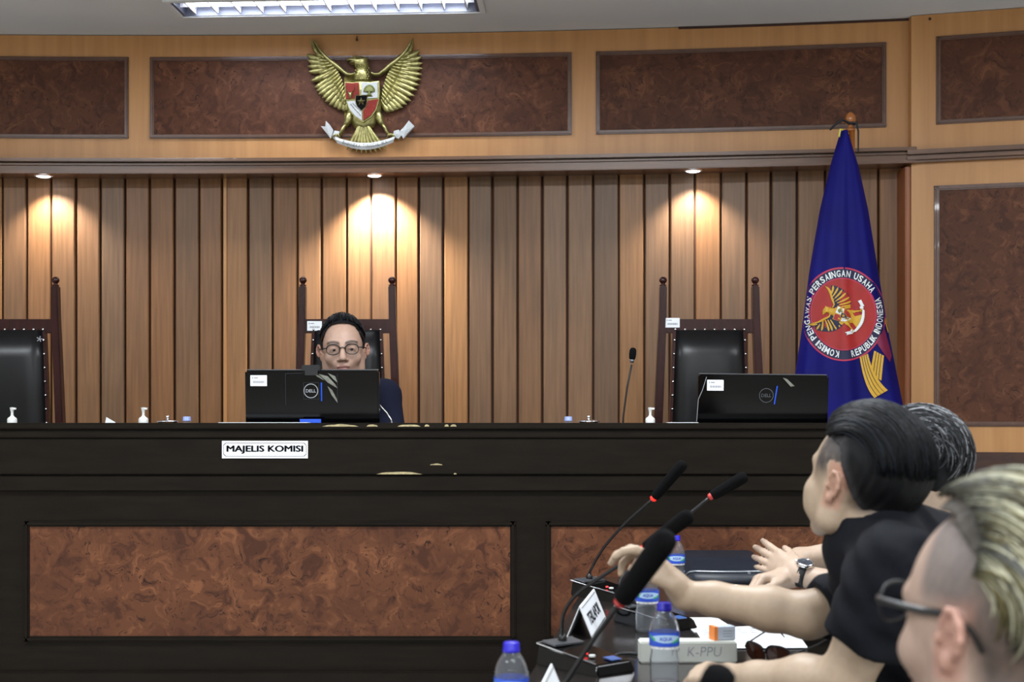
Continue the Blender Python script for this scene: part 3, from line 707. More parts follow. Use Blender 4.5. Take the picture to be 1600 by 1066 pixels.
def garuda(fmap, parent, mats, hs, ribbon_text=True, flat=False):
    """outline coordinates come from a 1260 x 1066 grid; fmap(u, v, height)"""
    G, GD, RD, WH, BK = mats
    def mir(p): return (1224-p[0], p[1])
    tipsR = [(990, 128), (1040, 212), (1057, 262), (1064, 312), (1064, 352), (1058, 398), (1052, 438), (1040, 480), (1024, 518), (1002, 562), (976, 600), (946, 628), (914, 652), (880, 662), (848, 670), (816, 672)]
    tipsL = [(207, 112), (172, 236), (178, 282), (180, 326), (188, 368), (205, 440), (232, 494), (246, 520), (262, 545), (288, 574), (312, 602), (345, 628), (380, 644), (412, 660), (446, 670), (482, 668)]
    if flat: tipsR = tipsR[::2]+[tipsR[-1]]; tipsL = tipsL[::2]+[tipsL[-1]]
    for side, tips in ((1, tipsR), (-1, tipsL)):
        m = MB(); sx = (lambda p: p) if side > 0 else mir
        rootA, rootB, rootC = (905, 262), (790, 350), (745, 590)
        n = len(tips)
        for i, tp in enumerate(tips):           # primaries, top first
            t = i/(n-1); r_ = bez(rootA, (770, 370), rootC, t)
            if i == 0: r_ = (900, 300)
            r2 = sx(r_); ctrl = (r_[0]*.42+(1224-tp[0] if side < 0 else tp[0])*.58+16*(1-t), max(r_[1], tp[1])*.62+min(r_[1], tp[1])*.38+34*t+10)
            feather(m, r2, sx(ctrl), tp, (23 if i else 19)*(.80 if flat else 1), fmap, hs*.25, hs*(.55+.02*(i % 2)))
        for layer, (fr, wd, hh) in enumerate(() if flat else ((.66, 19, .78), (.38, 15, .98))):
            for i in range(n-1):
                t = (i+.5)/(n-1); r_ = bez(rootA, (770, 370), rootC, t*.96+.02)
                a = tips[i] if side > 0 else mir(tips[i]); b_ = tips[i+1] if side > 0 else mir(tips[i+1])
                tp = ((a[0]+b_[0])/2, (a[1]+b_[1])/2); tp2 = (r_[0]+(tp[0]-r_[0])*fr, r_[1]+(tp[1]-r_[1])*fr+6*t)
                ctrl = ((r_[0]+tp2[0])/2+6, (r_[1]+tp2[1])/2+14)
                feather(m, sx(r_), sx(ctrl), sx(tp2), wd, fmap, hs*(.3+.2*layer), hs*hh, 5)
        if flat:
            arm_ = [(672, 400), (735, 412), (790, 362), (862, 300), (905, 258), (945, 205), (985, 128)]; arm_ = arm_ if side > 0 else [mir(p) for p in arm_]
            bk = MB(); poly = arm_+[(p[0]+(4 if side > 0 else -4), p[1]+5) for p in tips]+[(740, 640) if side > 0 else mir((740, 640))]
            cx_, cy_ = 800 if side > 0 else 424, 460
            vs_ = [fmap(cx_, cy_, 0)]+[fmap(x, y, 0) for x, y in poly]; n_ = len(poly); bk.addv(vs_, [(0, 1+i, 1+(i+1) % n_) for i in range(n_)]); bk.build('wing_back', BK, parent)
        # leading edge arm
        arm = [(672, 392), (700, 402), (735, 400), (772, 372), (812, 336), (862, 300), (905, 262), (945, 215), (972, 168), (990, 128)]
        rr = [9, 11, 14, 18, 20, 19, 16, 12, 8, 2]
        if side < 0: arm = [mir(p) for p in arm]
        for (p, q), (r0, r1) in zip(zip(arm, arm[1:]), zip(rr, rr[1:])):
            pass
        vs = []; fs = []
        for k_, p in enumerate(arm):
            q = arm[min(k_+1, len(arm)-1)]; q0 = arm[max(0, k_-1)]; dx, dy = q[0]-q0[0], q[1]-q0[1]; L_ = math.hypot(dx, dy); nx, ny = -dy/L_*rr[k_], dx/L_*rr[k_]
            vs += [fmap(p[0]+nx, p[1]+ny, 0), fmap(p[0]+nx*.8, p[1]+ny*.8, hs*.95), fmap(p[0], p[1], hs*1.2), fmap(p[0]-nx*.8, p[1]-ny*.8, hs*.95), fmap(p[0]-nx, p[1]-ny, 0)]
        for k_ in range(len(arm)-1): fs += [(5*k_+i, 5*k_+i+1, 5*k_+6+i, 5*k_+5+i) for i in range(4)]
        m.addv(vs, fs); m.build('wing', G, parent, smooth=not flat)
    # tail
    m = MB()
    for i in range(9):
        t = i/8; tp = (478+312*t, 968+34*math.sin(math.pi*t)); feather(m, (585+54*t, 770), (540+145*t, 880), tp, 19, fmap, hs*.2, hs*(.6+.06*(i % 2)), 6)
    m.build('tail', G, parent, smooth=not flat)
    # body behind the shield, thighs, legs, claws
    m = MB(); inflate(m, [(520, 440), (690, 440), (745, 520), (745, 680), (690, 800), (612, 830), (535, 800), (480, 680), (470, 520)], fmap, hs*.3, hs*1.0)
    for s in (-1, 1):
        X_ = lambda x: 615+s*(x-615)
        inflate(m, [(X_(690), 680), (X_(735), 670), (X_(762), 720), (X_(772), 780), (X_(748), 800), (X_(720), 770), (X_(695), 730)], fmap, hs*.4, hs*1.1)
        inflate(m, [(X_(742), 770), (X_(772), 775), (X_(800), 830), (X_(818), 862), (X_(800), 872), (X_(775), 840)], fmap, hs*.4, hs*1.0)
    m.build('body', G, parent, smooth=not flat)
    for s in (-1, 1):
        X_ = lambda x: 615+s*(x-615); m = MB()
        for tx in (790, 815, 842, 868): feather(m, (X_(815), 858), (X_((815+tx)/2), 862), (X_(tx+6), 900), 9, fmap, hs*.8, hs*1.5, 4)
        m.build('claw', G, parent, smooth=not flat)
    # neck with scales, head
    m = MB(); inflate(m, [(552, 330), (600, 318), (640, 330), (655, 380), (668, 430), (650, 462), (600, 468), (545, 458), (534, 430), (545, 380)], fmap, hs*.5, hs*1.5, 5)
    if True:
        for j in range(7):
            for i in range(6):
                x = 556+i*18+(9 if j % 2 else 0); y = 345+j*16
                feather(m, (x, y-8), (x, y), (x+1, y+12), 8, fmap, hs*1.0, hs*1.62, 3)
    m.build('neck', G, parent, smooth=not flat)
    m = MB(); inflate(m, [(478, 290), (480, 278), (505, 272), (528, 266), (536, 252), (556, 258), (600, 262), (632, 274), (648, 266), (646, 292), (650, 330), (640, 352), (600, 356), (562, 350), (548, 340), (540, 352), (545, 335), (545, 318), (515, 322), (500, 308), (528, 306), (545, 298), (520, 294), (495, 294), (486, 300)], fmap, hs*.6, hs*1.6, 5)
    m.build('head', G, parent, smooth=not flat)
    m = MB(); m.sphere(fmap(566, 288, hs*1.5), abs(hs)*.22 if not flat else .0012, 8); m.build('eye', GD, parent)
    # shield
    S_ = [(470, 466), (530, 470), (590, 464), (600, 464), (668, 468), (736, 460), (740, 540), (735, 610), (715, 680), (675, 735), (612, 774), (556, 738), (512, 690), (488, 630), (474, 550)]
    m = MB(); inflate(m, S_, fmap, hs*1.4, hs*1.55, 2); sh = m.build('shield', G, parent)
    H = hs*1.72
    def fieldp(poly, mat, nm, h=H):
        m = MB(); m.prism(poly, lambda u, v: fmap(u, v, h), lambda u, v: fmap(u, v, h-hs*.14)); return m.build(nm, mat, sh)
    fieldp([(478, 474), (532, 477), (583, 472), (585, 568), (552, 568), (552, 594), (484, 598)], RD, 'red_field')
    fieldp([(602, 472), (668, 476), (724, 470), (726, 590), (650, 594), (650, 568), (602, 568)], WH, 'white_field')
    fieldp([(490, 616), (552, 612), (566, 652), (604, 688), (606, 762), (556, 728), (518, 684)], WH, 'white_field')
    fieldp([(652, 612), (732, 602), (708, 674), (672, 724), (616, 762), (614, 690), (640, 652)], RD, 'red_field')
    fieldp([(558, 576), (643, 576), (643, 624), (632, 656), (602, 686), (572, 656), (560, 624)], BK, 'black_field', H+hs*.2)
    H2 = H+hs*.25
    # star
    pts = []
    for i in range(10): a = -math.pi/2+i*math.pi/5; r_ = 34 if i % 2 == 0 else 14; pts.append((601+r_*math.cos(a), 622+r_*math.sin(a)))
    m = MB(); vs = [fmap(x, y, H2) for x, y in pts]+[fmap(601, 622, H2+hs*.4)]+[fmap(x, y, H2-hs*.1) for x, y in pts]
    m.addv(vs, [(i, (i+1) % 10, 10) for i in range(10)]+[(i, 11+i, 11+(i+1) % 10, (i+1) % 10) for i in range(10)]); m.build('star', G, sh)
    # bull head with horns
    m = MB()
    for s in (-1, 1):
        feather(m, (518+s*8, 546), (518+s*30, 552), (518+s*36, 494), 8, fmap, H, H+hs*.35, 5)
    inflate(m, [(492, 545), (545, 545), (535, 560), (528, 592), (508, 592), (501, 560)], fmap, H, H+hs*.5, 3); m.build('bull_head', G, sh)
    # banyan tree
    m = MB(); inflate(m, [(616, 548), (620, 520), (640, 498), (662, 490), (688, 500), (704, 522), (706, 548), (690, 545), (676, 552), (672, 568), (688, 584), (638, 584), (654, 568), (650, 552), (634, 546)], fmap, H, H+hs*.35, 3); m.build('banyan_tree', M['leafg'] if not flat else M['leafg'], sh)
    # chain and sprig
    m = MB(); 
    for i in range(9):
        t = i/8; a = -1.1+t*2*math.pi*.9; x = 672+26*math.cos(a)-8; y = 672+44*math.sin(a)-4*math.cos(a)
        m.sphere(fmap(x+(672-y)*.35, y, H), .0016 if not flat else .0009, 6)
    m.build('chain', G, sh)
    m = MB()
    for i in range(5): feather(m, (516+i*17, 636+i*19), (524+i*17, 640+i*19), (534+i*17, 652+i*19), 5, fmap, H, H+hs*.2, 3); 
    for i in range(4): feather(m, (535+i*16, 632+i*14), (543+i*16, 634+i*14), (552+i*13, 650+i*16), 4.5, fmap, H, H+hs*.2, 3)
    m.build('sprig', GD, sh)
    # ribbon
    def arcb(t): x = 405+445*t; return (x, 905+58*math.sin(math.pi*(.04+.92*t))-8)
    m = MB(); vs = []; n = 22
    for k_ in range(n+1):
        t = k_/n; x, y = arcb(t); sl = -(t-.5)*16
        for (dy, hh) in ((-26, 1.35), (0, 1.55), (26, 1.35)): vs.append(fmap(x+sl*dy/26, y+dy*(.9+.1*math.sin(math.pi*t)), hs*hh))
    m.addv(vs, [(3*k_+i, 3*k_+i+1, 3*k_+4+i, 3*k_+3+i) for k_ in range(n) for i in (0, 1)])
    for poly in ([(288, 796), (322, 800), (326, 756), (356, 786), (384, 828), (364, 892), (332, 850)], [(372, 880), (392, 830), (432, 838), (420, 884), (400, 905)],
                 [(960, 760), (1004, 804), (946, 862), (918, 898), (905, 872), (892, 840), (925, 806)], [(846, 838), (884, 828), (905, 872), (880, 898), (838, 880)]):
        inflate(m, poly, fmap, hs*1.1, hs*1.25, 1)
    rib = m.build('ribbon', WH, parent)
    if ribbon_text:
        s_ = 'BHINNEKA TUNGGAL IKA'; wd = {'I': .35, ' ': .7}; tot = sum(wd.get(c, 1) for c in s_); acc = 0; vsa = []; fsa = []
        for c in s_:
            t = .115+.77*(acc+wd.get(c, 1)/2)/tot; acc += wd.get(c, 1)
            if c == ' ': continue
            x, y = arcb(t); x2, y2 = arcb(t+.01); an = math.atan2(y2-y, x2-x); ca, sa = math.cos(an), math.sin(an)
            gw = 3.5 if c == 'I' else 14.5
            def fm(u, v): return fmap(x+u*ca+v*sa, y+u*sa-v*ca, hs*1.66)
            vs, fs = flat_text(c, gw, 25, fm, .0); o_ = len(vsa); vsa += vs; fsa += [tuple(o_+i for i in f_) for f_ in fs]
        mesh('lettering', vsa, fsa, M['inkg'] if flat else M['ink2'], rib)
M['leafg'] = plain('tree_green_gold', (112, 116, 62), .5, .3); M['ink2'] = plain('engraved_grey', (80, 84, 82), .6)
XE = (558.5-800)/F*Dfas(558); em = thing('garuda_emblem', (XE, wallY(XE), ZC+(650-150)*Dfas(558)/F), 'golden eagle emblem with red and white shield and white ribbon, high on the wood wall', 'emblem')
ke = 6.5/F/4.846
def fwall(u, v, h):
    X_ = (440+u/4.846-800)*6.5/F; Z_ = ZC+(650-30-v/4.846)*6.5/F
    return Vector((X_, wallY(X_)-.016-h, Z_))
M['enwhite'] = plain('enamel_white', (184, 188, 190), .3); M['enred'] = plain('enamel_red', (122, 28, 20), .3)
garuda(fwall, em, (M['gold'], M['goldd'], M['enred'], M['enwhite'], M['gloss']), .030)
b = MB(); b.box((XE, wallY(XE)-.006, ZC+1.46), (.12, .016, .22)); b.build('mounting_block', M['goldd'], em)

# ================================================================ FLAG
DF = 5.98; kf = DF/F
zt, zb = ZC+(650-206)*kf, .75
def fz(y): return ZC+(650-y)*kf
def fprof(z):
    y = 650-(z-ZC)/kf
    hw = np.interp(y, [204, 215, 260, 330, 420, 520, 640, 900], [4, 8, 22, 38, 53, 68, 89, 104])
    xc = np.interp(y, [204, 260, 420, 520, 640, 900], [1318, 1319, 1318, 1320, 1323, 1324])
    return (xc-800)*kf, hw*kf
def fY(X, z):
    xc, hw = fprof(z); u = max(-1, min(1, (X-xc)/hw)); t = min(1, max(0, (zt-z)/1.4))
    d = .05+.10*t
    fold = .016*t*math.sin(u*7.5+1.2+z*1.1)+.008*t*math.sin(u*15+z*2)
    return DF-d*math.sqrt(max(0, 1-u*u))*.9-fold*(1-u*u)**.35
fl = thing('flag_on_pole', ((1329-800)*kf, DF+.03, .32), 'blue flag with round red eagle crest on a wooden pole at the bench right end', 'flag')
vs = []; fs = []; nz, nu = 70, 48
for j in range(nz+1):
    z = zt+(zb-zt)*j/nz; xc, hw = fprof(z)
    for i in range(nu+1):
        a = -math.pi/2+math.pi*i/nu; X = xc+hw*math.sin(a); vs.append((X, fY(X, z), z))
    for i in range(1, 12):
        a = math.pi/2-math.pi*i/12; X = xc+hw*math.sin(a); t = min(1, (zt-z)/1.4); vs.append((X, DF+(.02+.05*t)*math.cos(a), z))
R_ = nu+12
for j in range(nz):
    for i in range(R_): fs.append((j*R_+i, (j+1)*R_+i, (j+1)*R_+(i+1) % R_, j*R_+(i+1) % R_))
t = NT('flag_satin'); t.set(col=t.ramp(t.noise(t.coords((1, 1, 1)), 3, 2), [(.3, srgb(14, 14, 92)), (.7, srgb(18, 18, 116))]), rough=.6, sheen=.0, spec=.15); M['flag'] = t.m
cl = mesh('cloth', vs, fs, M['flag'], fl, True)
xp = (1331-800)*kf; M['pole'] = wood('varnished_pole', (150, 86, 36), (178, 108, 50), (3, 3, .4), 10, .2, coat=.5)
b = MB(); b.tube([(xp, DF+.0, .32+.02), (xp, DF+.0, fz(205))], .0125, 14); b.build('pole', M['pole'], fl, smooth=True)
b = MB(); b.lathe([(.013, 0), (.020, .004), (.020, .010), (.012, .016), (.010, .022), (.018, .034), (.0235, .050), (.021, .066), (.012, .078), (.004, .083), (.0005, .084)], (xp-.006, DF, fz(206)), 20); b.build('finial', M['pole'], fl, smooth=True)
b = MB(); b.lathe([(.14, 0), (.14, .03), (.06, .05), (.02, .06), (.0005, .06)], (xp, DF, .32), 24); b.build('base', M['pole'], fl)
M['tie'] = plain('black_ribbon', (14, 12, 22), .6)
b = MB()
b.tube([P(1328, 193, DF-.02), P(1316, 187, DF-.03), P(1306, 194, DF-.03), P(1297, 203, DF-.03)], [.006, .005, .005, .004], 6)
b.tube([P(1328, 192, DF-.02), P(1338, 192, DF-.03), P(1341, 205, DF-.03), P(1341, 238, DF-.03)], [.006, .005, .004, .003], 6)
b.lathe([(.016, 0), (.018, .004), (.016, .008)], (xp-.003, DF, fz(196)), 14); b.build('tie', M['tie'], fl)
M['fgold'] = plain('flag_gold_thread', (206, 160, 44), .55, var=.12, vs=200); M['fgoldl'] = plain('yellow_cord', (215, 205, 90), .5)
b = MB(); b.tube([P(1311, 214, DF-.06), P(1313, 202, DF-.05), P(1317, 203, DF-.05)], .004, 6); b.build('cord_loop', M['fgoldl'], fl)
# embroidery placed on the cloth
def onflag(x, y, h):
    X = (x-800)*kf; z = fz(y); xc_, hw_ = fprof(z); X = max(xc_-hw_*.992, min(xc_+hw_*.992, X)); Y = fY(X, z)
    for _ in (0, 1): X = max(xc_-hw_*.992, min(xc_+hw_*.992, (x-800)*(Y-.003)/F)); Y = fY(X, z)
    z = ZC+(650-y)*(Y-.003)/F; return Vector((X*1.0, Y-.0022-h, z))
cxd, cyd, ax_, ay_ = 1317, 491, 66.5, 73.5
def rot(u, v, a): return (u*math.cos(a)-v*math.sin(a), u*math.sin(a)+v*math.cos(a))
def disc(r0, r1, h, mat, nm, n=64, nr=5):
    vs = []; fs = []
    for j in range(nr+1):
        r_ = r0+(r1-r0)*j/nr
        for i in range(n):
            a = 2*math.pi*i/n; u, v = rot(ax_*r_*math.cos(a), ay_*r_*math.sin(a), -.10)
            vs.append(onflag(cxd+u, cyd+v, h))
    for j in range(nr):
        for i in range(n): fs.append((j*n+i, j*n+(i+1) % n, (j+1)*n+(i+1) % n, (j+1)*n+i))
    return mesh(nm, vs, fs, mat, cl, True)
M['fred'] = plain('crest_red', (160, 30, 28), .6); M['fnavy'] = plain('crest_navy', (20, 22, 62), .6); M['fpink'] = plain('crest_edge_pink', (186, 44, 82), .6); M['fwhite'] = plain('thread_white', (226, 230, 232), .6); M['fmar'] = plain('maroon_cloth', (120, 26, 66), .6)
disc(.0, 1.0, .0, M['fpink'], 'crest_edge'); disc(.0, .965, .0014, M['fnavy'], 'crest_ring'); disc(.0, .775, .0042, M['fpink'], 'crest_edge'); disc(.0, .75, .0056, M['fred'], 'crest_field')
def crest_text(s_, a0, a1, r_, flip):
    """a0, a1 in degrees, clockwise from the top, along the reading direction"""
    wd = {'I': .45, ' ': .6, 'M': 1.2, 'W': 1.3, 'L': .85}; tot = sum(wd.get(c, 1) for c in s_); acc = 0; vsa = []; fsa = []
    per = math.radians(abs(a1-a0))/tot*70*r_
    for c in s_:
        ww = wd.get(c, 1); t = (acc+ww/2)/tot; acc += ww
        if c == ' ': continue
        a = math.radians(a0+(a1-a0)*t)
        if 0: pass
        def fm(u, v):
            if flip: u, v = -u, -v
            rr = r_*70+v; aa = a+u/(r_*70)
            uu, vv = ax_/70*rr*math.sin(aa), -ay_/70*rr*math.cos(aa)
            uu, vv = rot(uu, vv, -.10); return onflag(cxd+uu, cyd+vv, .0036)
        vs, fs = flat_text(c, per*ww*.82, 10.0, fm, .025); o_ = len(vsa); vsa += vs; fsa += [tuple(o_+i for i in f_) for f_ in fs]
    mesh('crest_lettering', vsa, fsa, M['fwhite'], cl)
crest_text('KOMISI PENGAWAS PERSAINGAN USAHA', 192, 192+230, .865, False)
crest_text('REPUBLIK INDONESIA', 174, 72, .865, True)
def fflag(u, v, h):
    x = (u-612)*.084; y = (v-620)*.090
    x, y = rot(x, y, math.radians(-68))
    return onflag(cxd+x, cyd+2+y, .0070+h)
fe = bpy.data.objects.new('crest_eagle', None); COL.objects.link(fe); fe.parent = cl
for o in (fe,): o.matrix_parent_inverse = Matrix.Identity(4)
_b = set(bpy.data.objects); garuda(fflag, cl, (M['fgold'], M['fnavy'], M['fred'], M['fwhite'], M['fnavy']), .0030, False, True)
bpy.data.objects.remove(fe)
# the eagle's pieces on the cloth become one embroidered piece
new = [o for o in bpy.data.objects if o not in _b]
def join(objs, name, parent):
    vs = []; fs = []; mi = []; mats = []
    for o in objs:
        off = len(vs); vs += [v.co.copy() for v in o.data.vertices]
        m_ = o.data.materials[0]
        if m_ not in mats: mats.append(m_)
        for p in o.data.polygons: fs.append([off+i for i in p.vertices]); mi.append(mats.index(m_))
    for o in objs: d = o.data; bpy.data.objects.remove(o); bpy.data.meshes.remove(d)
    return mesh(name, vs, fs, mats, parent, midx=mi)
new = [o for o in new if o.type == 'MESH']; join(new, 'crest_eagle', cl)
# gold rice bands and maroon patch under the crest
def strip(pts0, pts1, mat, nm, h, lines=0, n=14):
    vs = []; fs = []; m_ = 6
    for k_ in range(n+1):
        t = k_/n; a = bez(*pts0, t); b_ = bez(*pts1, t)
        for i in range(m_+1): s = i/m_; vs.append(onflag(a[0]+(b_[0]-a[0])*s, a[1]+(b_[1]-a[1])*s, h))
    fs = [(k_*(m_+1)+i, k_*(m_+1)+i+1, (k_+1)*(m_+1)+i+1, (k_+1)*(m_+1)+i) for k_ in range(n) for i in range(m_)]
    o = mesh(nm, vs, fs, mat, cl, True)
    for q in range(lines):
        s = (q+1)/(lines+1); vs = []
        for k_ in range(n+1):
            t = k_/n; a = bez(*pts0, t); b_ = bez(*pts1, t)
            for w_ in (-.45, .45): vs.append(onflag(a[0]+(b_[0]-a[0])*s+w_, a[1]+(b_[1]-a[1])*s, h+.0012))
        mesh('stitch_line', vs, [(2*k_, 2*k_+1, 2*k_+3, 2*k_+2) for k_ in range(n)], M['fnavy'], cl)
strip(((1366, 548), (1362, 566), (1360, 584)), ((1381, 556), (1379, 575), (1377, 595)), M['fgold'], 'gold_band', .001, 3)
strip(((1343, 558), (1350, 606), (1366, 622)), ((1356, 553), (1364, 590), (1387, 610)), M['fgold'], 'gold_band', .003, 3)
strip(((1370, 536), (1380, 552), (1390, 566)), ((1381, 512), (1388, 535), (1393, 556)), M['fmar'], 'maroon_patch', .001, 0)
strip(((1382, 500), (1384, 510), (1387, 520)), ((1384, 497), (1388, 508), (1391, 518)), M['fgold'], 'gold_band', .001, 1)
# ================================================================ SIGNED-DISTANCE MODELLER (smooth unions meshed by surface nets)
class Field:
    def __init__(s, xs, ys, zs):
        s.x, s.y, s.z = [np.asarray(a, dtype=np.float32) for a in (xs, ys, zs)]
        s.g = np.full((len(s.x), len(s.y), len(s.z)), .3, dtype=np.float32)
        s.M = Matrix.Identity(4); s.sc = 1.0
    def frame(s, M_=None):
        s.M = M_ or Matrix.Identity(4); s.sc = s.M.to_scale()[0]; return s
    def _slab(s, lo, hi):
        out = []
        for a, l, h in zip((s.x, s.y, s.z), lo, hi):
            i0 = max(0, int(np.searchsorted(a, l))-1); i1 = min(len(a), int(np.searchsorted(a, h))+1)
            if i1 <= i0: return None
            out.append(slice(i0, i1))
        return tuple(out)
    def _apply(s, cen, rad, fn, k, mode, local):
        """cen: local centres; rad: local radius bound"""
        pad = (rad+k*1.2)*s.sc+.02
        ws = [s.M@Vector(c) for c in cen]
        lo = [min(w_[i] for w_ in ws)-pad for i in range(3)]; hi = [max(w_[i] for w_ in ws)+pad for i in range(3)]
        sl = s._slab(lo, hi)
        if sl is None: return
        X, Y, Z = np.meshgrid(s.x[sl[0]], s.y[sl[1]], s.z[sl[2]], indexing='ij', sparse=True)
        Mi = np.array(s.M.inverted(), dtype=np.float32)
        L = [Mi[i, 0]*X+Mi[i, 1]*Y+Mi[i, 2]*Z+Mi[i, 3] for i in range(3)]
        d = fn(L)*s.sc; kk = k*s.sc; g = s.g[sl]
        if mode == 'add':
            h = np.clip(.5+.5*(g-d)/kk, 0, 1); s.g[sl] = g*(1-h)+d*h-kk*h*(1-h)
        else:
            d = -d; h = np.clip(.5-.5*(g-d)/kk, 0, 1); s.g[sl] = g*(1-h)+d*h+kk*h*(1-h)
    def ell(s, c, r, k=.01, mode='add', R=None):
        Ri = np.array(R.transposed() if R else Matrix.Identity(3), dtype=np.float32); c_ = c; r_ = r
        def fn(L):
            q = [L[i]-c_[i] for i in range(3)]
            p = [(Ri[i, 0]*q[0]+Ri[i, 1]*q[1]+Ri[i, 2]*q[2]) for i in range(3)]
            k0 = np.sqrt(sum((p[i]/r_[i])**2 for i in range(3))); k1 = np.sqrt(sum((p[i]/r_[i]**2)**2 for i in range(3)))+1e-6
            return k0*(k0-1)/k1
        s._apply([c], max(r), fn, k, mode, 1); return s
    def cone(s, a, b, ra, rb, k=.01, mode='add', flat=None):
        a = np.array(a, dtype=np.float32); b = np.array(b, dtype=np.float32); ba = b-a; bb = float(ba@ba)+1e-9
        def fn(L):
            q = [L[i]-a[i] for i in range(3)]
            t0 = (q[0]*ba[0]+q[1]*ba[1]+q[2]*ba[2])/bb; t = np.clip(t0, 0, 1)
            d = np.sqrt(sum((q[i]-ba[i]*t)**2 for i in range(3)))-(ra+(rb-ra)*t)
            if flat is not None: d = np.maximum(d, (t0-flat)*math.sqrt(bb))
            return d
        s._apply([a, b], max(ra, rb), fn, k, mode, 1); return s
    def chain(s, pts, rs, k=.01, mode='add'):
        for i in range(len(pts)-1): s.cone(pts[i], pts[i+1], rs[i], rs[i+1], k, mode)
        return s
    def half(s, p, n, bound=None, k=.004):
        """cut away everything on the side n points to (world space)"""
        n = Vector(n).normalized(); X, Y, Z = np.meshgrid(s.x, s.y, s.z, indexing='ij', sparse=True)
        d = (X-p[0])*n[0]+(Y-p[1])*n[1]+(Z-p[2])*n[2]; s.g = np.maximum(s.g, d.astype(np.float32)); return s
    def mesh(s):
        g = s.g; S = g < 0
        nx, ny, nz = g.shape
        cs = np.zeros((nx-1, ny-1, nz-1), dtype=np.int8)
        for i in (0, 1):
            for j in (0, 1):
                for k in (0, 1): cs += S[i:nx-1+i, j:ny-1+j, k:nz-1+k]
        cell = np.argwhere((cs > 0) & (cs < 8)); n = len(cell)
        idx = np.full(cs.shape, -1, dtype=np.int64); idx[tuple(cell.T)] = np.arange(n)
        acc = np.zeros((n, 3)); cnt = np.zeros(n); ax = (s.x.astype(float), s.y.astype(float), s.z.astype(float))
        for axis in range(3):
            o = [q for q in range(3) if q != axis]
            for u in (0, 1):
                for v_ in (0, 1):
                    a = cell.copy(); a[:, o[0]] += u; a[:, o[1]] += v_; b = a.copy(); b[:, axis] += 1
                    ga = g[tuple(a.T)]; gb = g[tuple(b.T)]; m = (ga < 0) != (gb < 0); t = np.where(m, ga/(ga-gb+1e-12), 0)
                    p = np.stack([ax[q][a[:, q]] for q in range(3)], 1); p2 = np.stack([ax[q][b[:, q]] for q in range(3)], 1)
                    acc += np.where(m[:, None], p+(p2-p)*t[:, None], 0); cnt += m
        V = acc/cnt[:, None]; faces = []
        for axis in range(3):
            o = [q for q in range(3) if q != axis]
            sl0 = [slice(None)]*3; sl1 = [slice(None)]*3; sl0[axis] = slice(0, -1); sl1[axis] = slice(1, None)
            for q in o: sl0[q] = slice(1, -1); sl1[q] = slice(1, -1)
            A = S[tuple(sl0)]; B = S[tuple(sl1)]; e = np.argwhere(A != B)
            if not len(e): continue
            inside = A[tuple(e.T)]; e = e.copy()
            for q in o: e[:, q] += 1
            def ci(du, dv):
                c = e.copy(); c[:, o[0]] -= du; c[:, o[1]] -= dv; return idx[tuple(c.T)]
            q4 = np.stack([ci(1, 1), ci(0, 1), ci(0, 0), ci(1, 0)], 1)
            flip = inside if axis != 1 else ~inside
            q4 = np.where(flip[:, None], q4, q4[:, ::-1]); faces.append(q4)
        return V, np.concatenate(faces)
def build_field(f, name, mat, parent=None, colfn=None, relax=2):
    V, Fc = f.mesh()
    # light relaxation evens out the grid steps
    for _ in range(relax):
        s = np.zeros_like(V); c = np.zeros(len(V))
        for a, b in ((0, 1), (1, 2), (2, 3), (3, 0)):
            np.add.at(s, Fc[:, a], V[Fc[:, b]]); np.add.at(c, Fc[:, a], 1); np.add.at(s, Fc[:, b], V[Fc[:, a]]); np.add.at(c, Fc[:, b], 1)
        V = V*.5+(s/np.maximum(c, 1)[:, None])*.5
    me = bpy.data.meshes.new(name); me.vertices.add(len(V)); me.vertices.foreach_set('co', V.astype(np.float32).ravel())
    me.loops.add(len(Fc)*4); me.loops.foreach_set('vertex_index', Fc.astype(np.int32).ravel())
    me.polygons.add(len(Fc)); me.polygons.foreach_set('loop_start', np.arange(0, len(Fc)*4, 4, dtype=np.int32))
    me.polygons.foreach_set('loop_total', np.full(len(Fc), 4, dtype=np.int32))
    me.update(calc_edges=True); me.validate(); me.polygons.foreach_set('use_smooth', [True]*len(me.polygons))
    me.materials.append(mat)
    if colfn is not None:
        cc = np.ones((len(V), 4), dtype=np.float32); cc[:, :3] = colfn(V)
        a = me.color_attributes.new('col', 'FLOAT_COLOR', 'POINT'); a.data.foreach_set('color', cc.ravel())
    o = bpy.data.objects.new(name, me); COL.objects.link(o)
    if parent: o.parent = parent; o.matrix_parent_inverse = parent.matrix_basis.inverted()
    return o
def grid(lo, hi, coarse, zones=()):
    """coordinates from lo to hi, finer inside zones (a, b, step)"""
    out = [lo]
    while out[-1] < hi:
        p = out[-1]; st = coarse
        for a, b, s_ in zones:
            if a-coarse <= p <= b: st = min(st, s_)
        out.append(p+st)
    return np.array(out)

